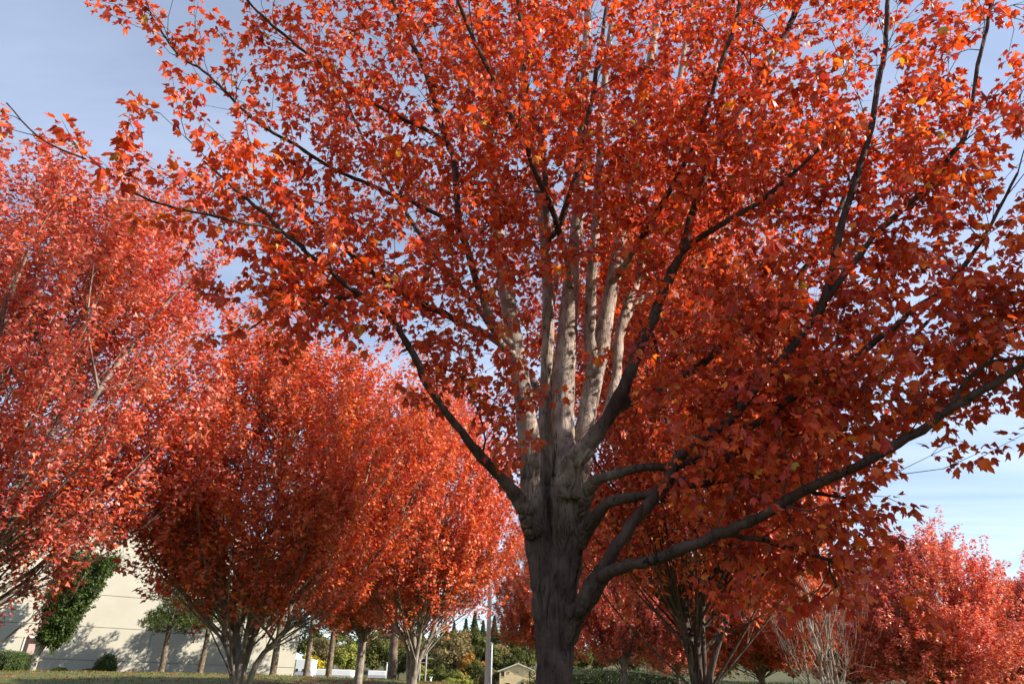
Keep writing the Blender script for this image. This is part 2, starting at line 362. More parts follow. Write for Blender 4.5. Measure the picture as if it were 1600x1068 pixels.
# ------------------------------------------------------------------ tree growing
class Skel:
    """nodes with parent links; limbs are chains put in by hand, twigs are grown towards attraction points"""
    def __init__(s): s.P = []; s.par = []; s.r = []; s.L = []; s.D = []; s.fixed = []
    def add(s, p, par, r=0.0, fixed=False):
        p = np.asarray(p, float)
        if par >= 0:
            d = p-s.P[par]; l = np.linalg.norm(d); s.L.append(s.L[par]+l); s.D.append(d/max(l, 1e-6))
        else: s.L.append(0.0); s.D.append(np.array([0, 0, 1.0]))
        s.P.append(p); s.par.append(par); s.r.append(r); s.fixed.append(fixed)
        return len(s.P)-1
    def chain(s, pts, rad, start=-1):
        i = start
        ids = []
        for p, r in zip(pts, rad):
            i = s.add(p, i, r, True); ids.append(i)
        return ids
    def attach(s, A, up=0.6, plen=0.12, curve=0.3, rng=RNG, maxd=9.0, start_ok=None):
        n0 = len(s.P); cap = n0+len(A)*4+10
        P = np.zeros((cap, 3)); L = np.zeros(cap); D = np.zeros((cap, 3)); OK = np.zeros(cap)
        P[:n0] = s.P; L[:n0] = s.L; D[:n0] = s.D
        if start_ok is not None: OK[:n0] = np.where(start_ok, 0, 50.0)
        nn = n0
        # nearest to the skeleton first
        d0 = np.array([np.min(np.sum((P[:n0]-a)**2, 1)+OK[:n0]) for a in A])
        tips = []
        for k in np.argsort(d0):
            a = A[k]; v = a-P[:nn]; d = np.sqrt((v*v).sum(1))+1e-6
            c = (v*D[:nn]).sum(1)/d
            cost = d*(1.25-0.55*c)+plen*L[:nn]+OK[:nn]+up*np.maximum(0, 0.25*d-v[:, 2])
            j = int(np.argmin(cost)); dist = d[j]
            if dist > maxd: continue
            m = 1 if dist < 0.18 else (2 if dist < 0.45 else 3)
            p0 = P[j]; t0 = unit(D[j]*0.6+unit(a-p0)+np.array([0, 0, 0.15]))
            cp = p0+t0*dist*0.5+rng.normal(0, 0.05*dist, 3)
            par = j
            for q in range(1, m+1):
                t = q/m
                b = (1-t)**2*p0+2*t*(1-t)*cp+t*t*a
                id_ = s.add(b, par); P[nn] = b; L[nn] = s.L[id_]; D[nn] = s.D[id_]; par = id_; nn += 1
            tips.append(par)
        return tips
    def radii(s, tip=0.0028, power=2.35):
        n = len(s.P); acc = np.zeros(n); par = s.par
        child = np.zeros(n, int)
        for i in range(n):
            if par[i] >= 0: child[par[i]] += 1
        acc[child == 0] = tip**power
        for i in range(n-1, -1, -1):
            if par[i] >= 0: acc[par[i]] += acc[i]
        r = acc**(1/power)
        for i in range(n):
            if s.fixed[i] and s.r[i] > 0: r[i] = s.r[i]
        for i in range(n):        # no child thicker than its parent
            if par[i] >= 0 and not s.fixed[i]: r[i] = min(r[i], r[par[i]]*0.85)
        s.R = r; s.nchild = child
        return r

def frusta(P0, P1, R0, R1, k=3):
    n = len(P0); T = unit(P1-P0)
    ref = np.where(np.abs(T[:, :1]) < 0.8, np.array([[1.0, 0, 0]]), np.array([[0, 1.0, 0]]))
    u = unit(np.cross(T, ref)); w = np.cross(T, u)
    a = np.arange(k)*2*math.pi/k
    ring = np.cos(a)[None, :, None]*u[:, None]+np.sin(a)[None, :, None]*w[:, None]
    V = np.concatenate([P0[:, None]+ring*R0[:, None, None], (P1+T*(R1*0.4)[:, None])[:, None]+ring*R1[:, None, None]], 1)
    j = np.arange(k); F = np.stack([j, (j+1) % k, (j+1) % k+k, j+k], -1)
    F = (F[None]+(np.arange(n)*2*k)[:, None, None]).reshape(-1, 4)
    return V.reshape(-1, 3), F

# leaf outlines (lateral, along): three pointed lobes, wedge base
H = np.array([(0.0, 0.0), (0.20, 0.03), (0.40, 0.20), (0.36, 0.37), (0.50, 0.66), (0.30, 0.60), (0.20, 0.57), (0.17, 0.78)])
LEAF_HI_V = np.vstack([[(0, 0)], [(0, 0.42)], [(0, 1.0)], H[1:], H[1:]*[-1, 1]])
_r = list(range(3, 10)); _l = list(range(10, 17))
def _fan(c, ring): return [(c, ring[i], ring[i+1]) for i in range(len(ring)-1)]
LEAF_HI_F = np.array(_fan(1, [0]+_r+[2])+[(a, c, b) for a, b, c in _fan(1, [0]+_l+[2])])
LEAF_MID_V = np.array([(0, 0), (0, 0.42), (0, 1), (0.38, 0.2), (0.47, 0.66), (0.19, 0.58), (-0.38, 0.2), (-0.47, 0.66), (-0.19, 0.58)])
LEAF_MID_F = np.array([(1, 0, 3), (1, 3, 4), (1, 4, 5), (1, 5, 2), (1, 6, 0), (1, 7, 6), (1, 8, 7), (1, 2, 8)])
LEAF_LO_V = np.array([(0, 0), (0, 1), (0.44, 0.36), (0.19, 0.62), (-0.44, 0.36), (-0.19, 0.62)])
LEAF_LO_F = np.array([(0, 2, 3), (0, 3, 1), (0, 5, 4), (0, 1, 5)])
LEAF_OV_V = np.array([(0, 0), (0, 1), (0.3, 0.45), (-0.3, 0.45)])
LEAF_OV_F = np.array([(0, 2, 1), (0, 1, 3)])

def leaf_arrays(P, D, Nn, size, T, F, tint, rng, cup=0.55, droop=0.25):
    n = len(P); m = len(T)
    D = unit(D); Nn = unit(Nn-D*(Nn*D).sum(1, keepdims=True)); S = np.cross(D, Nn)
    x = T[:, 0][None]*(1+rng.normal(0, 0.10, (n, 1))); y = np.repeat(T[:, 1][None], n, 0)
    cu = rng.normal(cup, 0.5, (n, 1)); dr = rng.normal(droop, 0.38, (n, 1)); tw = rng.normal(0, 0.45, (n, 1))
    z = -cu*np.abs(x)*0.9-dr*y*y+tw*x*y
    V = P[:, None]+size[:, None, None]*(S[:, None]*x[..., None]+D[:, None]*y[..., None]+Nn[:, None]*z[..., None])
    FF = (F[None]+(np.arange(n)*m)[:, None, None]).reshape(-1, 3)
    C = np.repeat(tint, m, 0)
    return V.reshape(-1, 3), FF, C

def palette(n, cols, weights, rng, jit=0.12):
    cols = np.array(cols); i = rng.choice(len(cols), n, p=np.array(weights)/np.sum(weights))
    c = cols[i]*(1+rng.normal(0, jit, (n, 1)))*(1+rng.normal(0, 0.06, (n, 3)))
    return np.clip(c, 0.004, 0.9)

def shoots(sk, tips, rng, length=(0.2, 0.5), upb=0.35, step=0.045, droop=0.7, extra=0.0, spread=0.35, fan=0.0):
    """short leafy shoots at the ends of the grown twigs: returns shoot segments and leaf frames"""
    tips = np.array(tips); P = np.array(sk.P)[tips]; D = np.array(sk.D)[tips]
    n = len(tips)
    out = D.copy()
    D = unit(D+np.array([0, 0, upb])+rng.normal(0, spread, (n, 3)))
    Ls = rng.uniform(*length, n)
    if fan:
        rad = P*np.array([1, 1, 0]); D = unit(rad*fan/2.8+np.array([0, 0, 1.0])+D*0.35+rng.normal(0, 0.16, (n, 3)))
    if extra:
        lg = rng.uniform(0, 1, n) < extra
        Ls[lg] = rng.uniform(0.9, 1.6, lg.sum()); D[lg] = unit(D[lg]+np.array([0, 0, 0.5]))
    bend = rng.normal(0, 0.12, (n, 3))
    LP, LD, LN, segs = [], [], [], []
    k = np.maximum(3, (Ls/step).astype(int))
    for i in range(n):
        t = (np.arange(k[i])+rng.uniform(0.2, 0.9))/k[i]
        t = np.append(t, 1.0)
        q = P[i]+D[i]*(t*Ls[i])[:, None]+bend[i]*(t*t*Ls[i])[:, None]
        ax = unit(np.cross(D[i], [0.3, 0.2, 1])); ay = np.cross(D[i], ax)
        ph = rng.uniform(0, 6.28)
        phs = ph+np.arange(len(t))*math.pi/2+rng.normal(0, 0.4, len(t))
        for sgn in (1, -1):
            o = sgn*(np.cos(phs)[:, None]*ax+np.sin(phs)[:, None]*ay)
            pet = unit(o*0.8+D[i]*0.35)*rng.uniform(0.02, 0.06, (len(t), 1))
            LP.append(q+pet); LD.append(unit(o*0.75+D[i]*0.3)); 
        qs = np.vstack([P[i], P[i]+D[i]*Ls[i]*0.5+bend[i]*Ls[i]*0.25, q[-1]])
        segs.append(qs)
    LP = np.concatenate(LP); LD = np.concatenate(LD); m = len(LP)
    dn = np.array([0, 0, -1.0])
    LD2 = unit(LD+dn*rng.uniform(0.15, 1.0, (m, 1))*droop*1.6+rng.normal(0, 0.25, (m, 3)))
    LN = unit(np.array([0, 0, 0.75])+LD*0.75+rng.normal(0, 0.38, (m, 3)))
    S = np.array(segs)
    P0 = np.concatenate([S[:, 0], S[:, 1]]); P1 = np.concatenate([S[:, 1], S[:, 2]])
    return LP, LD2, LN, (P0, P1)

def twig_mesh(sk, segs, name, mat, tip=0.0022, rmax=1.0, k=3):
    n = len(sk.P); P = np.array(sk.P); par = np.array(sk.par); fx = np.array(sk.fixed)
    e = np.where(~fx & (par >= 0))[0]
    R = sk.R
    r0 = np.minimum(R[par[e]], R[e]*1.35)
    th = R[e] > 0.012
    V1, F1 = frusta(P[par[e]][~th], P[e][~th], r0[~th], R[e][~th], k)
    V2, F2 = frusta(P[par[e]][th], P[e][th], r0[th], R[e][th], 6)
    s0, s1 = segs; h = len(s0)//2
    a = np.concatenate([np.full(h, tip), np.full(h, tip*0.8)]); b = np.concatenate([np.full(h, tip*0.8), np.full(h, tip*0.5)])
    V3, F3 = frusta(s0, s1, a, b, 3)
    return raw_mesh(name, np.vstack([V1, V2, V3]), [F1, F2+len(V1), F3+len(V1)+len(V2)], mat, smooth=True)

# ------------------------------------------------------------------ background maples (few kinds, shared meshes)
RED_COLS = [(0.48, 0.055, 0.040), (0.66, 0.110, 0.055), (0.72, 0.145, 0.040), (0.72, 0.235, 0.185), (0.74, 0.24, 0.05), (0.26, 0.028, 0.024)]
def maple_kind(seed, height, radius, stems, fork, n_att, leaf=0.066, narrow=0.0, cols=RED_COLS, wts=(2.6, 4, 2.4, 3.4, 0.4, 0.8), density=1.0, spread=(0.18, 0.42),
               zlow=0.20, shoot=(0.22, 0.55), leafy=True, trunk_r=0.135, barkmat='bark_bg', prof5=(0.62, 0.88, 1.0, 0.80, 0.28), spike=0.06, fan=1.0, zs=(0.9, 2.5), spires=10, rays=170):
    rng = np.random.default_rng(seed)
    sk = Skel()
    base = sk.chain([(0, 0, -0.35), (0.0, 0.0, 0.05), (0.01, 0, fork*0.5), (0.0, 0.01, fork)], [trunk_r*1.2, trunk_r*1.05, trunk_r*0.92, trunk_r*0.85])
    tubes = [(np.array([sk.P[i] for i in base]), np.array([sk.r[i] for i in base]))]
    for q in range(stems):
        a = q*2*math.pi/stems+rng.normal(0, 0.25); tilt = rng.uniform(*spread) if q else 0.06
        top = height*rng.uniform(0.80, 0.97) if tilt < 0.3 else height*rng.uniform(0.62, 0.82)
        rr = radius*min(1.0, tilt*2.1)
        z0 = fork*rng.uniform(*zs) if q else fork*0.8
        pts = [(0.02*math.cos(a), 0.02*math.sin(a), z0-0.2)]
        m = 9
        for i in range(1, m+1):
            t = i/m; z = z0+(top-z0)*t
            r_ = rr*(t**1.05)*0.85
            wob = rng.normal(0, 0.07, 2)*(1 if i > 1 else 0.3)
            pts.append((r_*math.cos(a+0.25*t)+wob[0], r_*math.sin(a+0.25*t)+wob[1], z))
        r0 = trunk_r*(rng.uniform(0.36, 0.55) if q else 0.75)
        P = spline(pts, 26); t = np.linspace(0, 1, 26)
        R = r0*(1-t)**0.85*0.95+0.006
        par = base[-1] if q == 0 else lead[min(len(lead)-1, max(0, int((z0-fork*0.8)/(height*0.9-fork)*24)))]
        ids = sk.chain(P[2:], R[2:], par)
        if q == 0: lead = ids
        tubes.append((P, R))
        for b in range(5 if leafy else 3):     # a few strong side limbs
            i0 = int(rng.integers(5, 17)); st = P[i0]
            a2 = a+rng.normal(0, 0.9); ln = radius*rng.uniform(0.45, 0.85)*(1-0.35*i0/26)
            tp = st+np.array([math.cos(a2)*ln*0.62, math.sin(a2)*ln*0.62, ln*rng.uniform(0.7, 1.1)])
            md = (st+tp)/2+np.array([math.cos(a2), math.sin(a2), -0.4])*ln*0.12
            Q = spline([st, md, tp], 9); RQ = np.linspace(R[i0]*0.62, 0.005, 9)
            ids2 = sk.chain(Q[1:], RQ[1:], ids[max(0, i0-2)])
            tubes.append((Q, RQ))
    # long straight shoots fanning up and out to the crown's surface, leafy along their outer part
    RA = []
    SP = np.array(sk.P); 
    for q in range(rays):
        an = q*2.399963+rng.normal(0, 0.15); zz = zlow+(1-zlow)*rng.uniform(0.02, 1.0)**0.8
        pr = float(np.interp((zz-zlow)/(1-zlow), [0, 0.22, 0.45, 0.75, 1.0], prof5))
        re = radius*pr*math.sqrt(rng.uniform(0.15, 1.0))*rng.uniform(0.85, 1.06)*(1+0.12*math.sin(3*an+seed))
        ze = zz*height*rng.uniform(0.94, 1.07)
        zs_ = max(fork*1.1 if q % 9 == 0 else height*rng.uniform(0.21, 0.34), ze-re*rng.uniform(0.95, 1.6)-0.5); rs = re*rng.uniform(0.08, 0.3)
        st = np.array([rs*math.cos(an), rs*math.sin(an), zs_]); j = int(np.argmin(((SP-st)**2).sum(1)+50*(SP[:, 2] > zs_+0.2)+50*(SP[:, 2] < fork*0.9))); st = SP[j]
        en = np.array([re*math.cos(an), re*math.sin(an), ze]); ln = np.linalg.norm(en-st)
        md = st*0.5+en*0.5+np.array([math.cos(an), math.sin(an), -0.6])*0.07*ln+rng.normal(0, 0.04, 3)
        Q = spline([st, md, en], 10); RQ = np.linspace(min(0.020, 0.006*ln+0.003), 0.0025, 10)
        sk.chain(Q[1:], RQ[1:], j); tubes.append((Q, RQ))
        m = max(4, int(ln*0.72/0.15)); tt = 1-0.72*rng.uniform(0, 1, m)**1.15
        for t in tt:
            p = np.array([np.interp(t*9, np.arange(10), Q[:, i]) for i in range(3)])
            RA.append(p+rng.normal(0, 0.10+0.16*(1-t), 3)*np.array([1, 1, 0.8]))
    mb = MB()
    for n, (P, R) in enumerate(tubes):
        mb.tube(P, R, 10 if R[0] > 0.06 else (6 if R[0] > 0.027 else 4), cap=False, jitter=0.05, seed=seed+n)
    V = np.concatenate(mb.v); F = [np.concatenate(mb.f4)]
    trunk = raw_mesh('maple_trunk', V, F, M[barkmat], smooth=True)
    # crown volume
    A = []
    while len(A) < n_att:
        z = rng.uniform(zlow, 1.0); prof = float(np.interp((z-zlow)/(1-zlow), [0, 0.22, 0.45, 0.75, 1.0], prof5))
        rad = radius*prof*math.sqrt(rng.uniform(0.08, 1.0))*rng.uniform(0.82, 1.10); an = rng.uniform(0, 2*math.pi)
        lump = 1+0.14*math.sin(3*an+seed)+0.16*math.sin(7*an+2*seed+z*4)+0.08*math.sin(12*an+seed)
        A.append((rad*lump*math.cos(an), rad*lump*math.sin(an), z*height))
    A += [tuple(p) for p in RA]
    for q in range(spires):     # leaders standing out of the crown's top
        a = rng.uniform(0, 6.28); r0 = radius*math.sqrt(rng.uniform(0.0, 0.55)); zt = rng.uniform(0.98, 1.16)-0.12*(r0/radius)
        for t in np.linspace(0, 1, 7): A.append(((r0+0.25*t)*math.cos(a)+rng.normal(0, 0.05), (r0+0.25*t)*math.sin(a)+rng.normal(0, 0.05), height*(0.78+(zt-0.78)*t)))
    A = np.array(A)
    tips = sk.attach(A, up=0.9, plen=0.06, rng=rng)
    sk.radii()
    LP, LD, LN, segs = shoots(sk, tips, rng, length=shoot, upb=0.75, step=0.036/density, droop=0.6, spread=0.25, extra=spike, fan=fan)
    tw = twig_mesh(sk, segs, 'maple_twigs', M['twig_bg'] if barkmat != 'bark_pale' else M['bark_pale'])
    if leafy:
        n = len(LP)
        size = leaf*rng.uniform(0.6, 1.25, n)
        # crimson to orange tints mixed at random, drifting in clumps
        tint = palette(n, cols, wts, rng)
        clump = 1+0.18*np.sin(LP[:, 0]*2.1+LP[:, 2]*1.7)*np.sin(LP[:, 1]*2.3-LP[:, 2]*1.1)
        tint[:, 1] = np.clip(tint[:, 1]*clump, 0.004, 0.6)
        V, F, C = leaf_arrays(LP, LD, LN, size, LEAF_LO_V, LEAF_LO_F, tint, rng)
        lf = raw_mesh('maple_leaves', V, F, M['leaf_bg'], tint=C)
        print('kind', seed, 'leaves', n)
    else: lf = None
    return trunk, tw, lf

ORANGE_COLS = [(0.52, 0.07, 0.028), (0.62, 0.13, 0.03), (0.66, 0.19, 0.035), (0.44, 0.05, 0.03), (0.60, 0.26, 0.06)]
KIND = {
 'tall': maple_kind(3, 10.0, 3.1, 8, 1.2, 700, leaf=0.080, zlow=0.31, spike=0.07, wts=(2.2, 3.6, 2.0, 5.0, 0.4, 0.6), spread=(0.2, 0.5), zs=(0.7, 2.2)),
 'vase': maple_kind(5, 8.0, 2.7, 7, 1.1, 600, leaf=0.082, zlow=0.34, spike=0.07, spread=(0.12, 0.38), zs=(0.45, 1.1), trunk_r=0.105, cols=[(0.48, 0.05, 0.028), (0.64, 0.10, 0.032), (0.70, 0.15, 0.032), (0.68, 0.20, 0.13), (0.74, 0.26, 0.05), (0.28, 0.028, 0.02)], wts=(2.4, 4, 3.6, 1.6, 0.9, 0.7)),
 'round': maple_kind(8, 6.4, 2.9, 7, 1.0, 700, leaf=0.088, zlow=0.20, prof5=(0.7, 0.95, 1.0, 0.75, 0.28), fan=0.9, wts=(2.4, 3.0, 1.6, 5.5, 0.4, 0.7), spread=(0.25, 0.5)),
 'orange': maple_kind(13, 7.0, 3.0, 7, 1.2, 700, leaf=0.092, zlow=0.26, prof5=(0.6, 0.95, 1.0, 0.75, 0.25), fan=0.9, cols=ORANGE_COLS, wts=(3, 4, 2, 2, 0.5), spread=(0.25, 0.55)),
 'bare': maple_kind(17, 5.6, 1.7, 8, 0.4, 240, leafy=False, spires=0, rays=26, zs=(0.5, 1.0), zlow=0.35, barkmat='bark_pale', trunk_r=0.062, spread=(0.10, 0.32), shoot=(0.15, 0.4)),
}
def maple(kind, label, px, Y, hs=1.0, ws=None, rz=0.0, group='red maples standing around the car park lawn', name='red_maple_tree'):
    x, y = foot(px, Y)
    t = thing(name, label, 'tree', (x, y, float(ground_z(x, y))), rz, group)
    t.scale = ((ws or hs), (ws or hs), hs)
    tr, tw, lf = KIND[kind]
    o = add_obj('trunk', tr, t); add_obj('twigs', tw, t, kind='stuff')
    if lf: add_obj('crown', lf, t, kind='stuff')
    return t

maple('tall', 'tall crimson maple cut off by the left picture edge with pale spreading stems', -135, 10.5, 0.96, 1.10, 0.4)
maple('vase', 'vase shaped red maple with forked pale trunk behind the grey lettered sign', 372, 14.0, 1.0, 1.22, 1.3)
maple('orange', 'dark stemmed orange maple between the forked maple and the many stemmed maple', 560, 23.0, 0.95, 1.05, 2.2)
maple('vase', 'many stemmed red maple left of the slim street light pole', 645, 18.5, 1.02, 1.08, 3.9)
maple('orange', 'rust coloured maple crown between the street light pole and the big trunk', 858, 34.0, 1.0, 1.0, 0.7)
maple('round', 'dense pink red round maple behind the big trunk, right of it', 975, 25.0, 1.0, 0.95, 1.1)
t8 = maple('vase', 'red maple with several dark upright stems right of the big trunk', 1092, 10.5, 1.14, 0.98, 2.6)
for c8 in t8.children:
    if c8.name.startswith('trunk'): c8.material_slots[0].link = 'OBJECT'; c8.material_slots[0].material = M['bark']  # dark stems, with their shade put into the bark colour too
maple('orange', 'low orange maple between the dark stems and the leafless pale tree', 1190, 24.0, 0.72, 0.95, 4.0)
maple('bare', 'nearly leafless pale grey many stemmed tree at lower right', 1292, 15.0, 0.9, 0.8, 0.5, name='bare_tree', group=None)
maple('round', 'broad pink red maple under the open sky at lower right', 1468, 20.0, 0.74, 1.0, 2.0)
maple('orange', 'far red maple glimpsed behind the leafless pale tree', 1340, 29.0, 0.75, 1.0, 5.0)
maple('round', 'far red maple at the right picture edge behind the broad pink one', 1640, 25.0, 0.7, 1.0, 4.4)
maple('round', 'far red maple between the dark stems and the round pink maple', 1060, 36.0, 0.95, 1.1, 3.0)
make_litter()
# neighbour in the same planting row, right of the frame: it shades the big maple's right side and trunk
tn = maple('tall', 'neighbouring red maple to the right of the picture, out of view', 800, 5, 0.80, 1.0, 1.0)
tn.location = (9.0, 3.4, 0.0)

# ------------------------------------------------------------------ the big maple
MY = 5.5
def limb_pts(rows):
    """rows: (px, py, Y, radius in photo pixels)"""
    out = []
    for px, py, Y, rp in rows:
        p = W(px, py, Y); z = (p-np.array([0, 0, CAMZ]))@FWD
        out.append((*p, rp*z/FPX))
    return np.array(out)
STEMS = {
 'A': [(858, 1190, 5.5, 24), (857, 1060, 5.5, 20), (855, 1000, 5.5, 20), (851, 950, 5.5, 21), (848, 900, 5.5, 21), (840, 850, 5.5, 21), (834, 795, 5.5, 20), (829, 700, 5.52, 19), (817, 615, 5.55, 15), (801, 515, 5.6, 13), (786, 420, 5.65, 11), (773, 300, 5.7, 9), (767, 200, 5.75, 7), (755, 90, 5.8, 6), (740, -40, 5.85, 5), (722, -220, 5.9, 3.5), (700, -420, 5.9, 2)],
 'B': [(862, 1190, 5.6, 24), (862, 1050, 5.6, 20), (857, 940, 5.64, 18), (850, 850, 5.68, 13), (851, 755, 5.75, 12), (852, 640, 5.8, 11), (856, 520, 5.85, 10), (853, 400, 5.9, 8.5), (840, 290, 5.95, 7.5), (822, 195, 6.0, 6.5), (812, 90, 6.05, 5.5), (806, -20, 6.1, 4.5), (795, -220, 6.15, 3.2), (790, -400, 6.2, 2)],
 'C': [(868, 1190, 5.44, 26), (867, 1060, 5.44, 22), (868, 950, 5.44, 24), (876, 900, 5.44, 23), (881, 850, 5.45, 22), (881, 780, 5.46, 23), (882, 718, 5.5, 19.5), (880, 640, 5.55, 18.5), (884, 560, 5.6, 17), (888, 500, 5.65, 15), (893, 440, 5.7, 13), (900, 370, 5.75, 10.5), (907, 280, 5.8, 9), (912, 180, 5.85, 8), (916, 80, 5.9, 6.5), (921, -30, 5.95, 5.5), (928, -220, 6.0, 4), (930, -430, 6.0, 2.2)],
 'D': [(874, 1190, 5.52, 24), (876, 1060, 5.52, 19), (879, 1000, 5.52, 19), (880, 950, 5.52, 19), (887, 900, 5.53, 20), (893, 850, 5.54, 20), (898, 800, 5.56, 18), (904, 740, 5.6, 17), (914, 670, 5.65, 14.5), (927, 600, 5.7, 14), (940, 545, 5.75, 13), (948, 490, 5.8, 12), (959, 435, 5.85, 11), (970, 375, 5.9, 9.5), (985, 300, 6.0, 8.5), (1001, 200, 6.1, 7.5), (1016, 100, 6.2, 6.5), (1031, -10, 6.3, 5.5), (1052, -200, 6.4, 3.6), (1070, -400, 6.5, 2)],
}
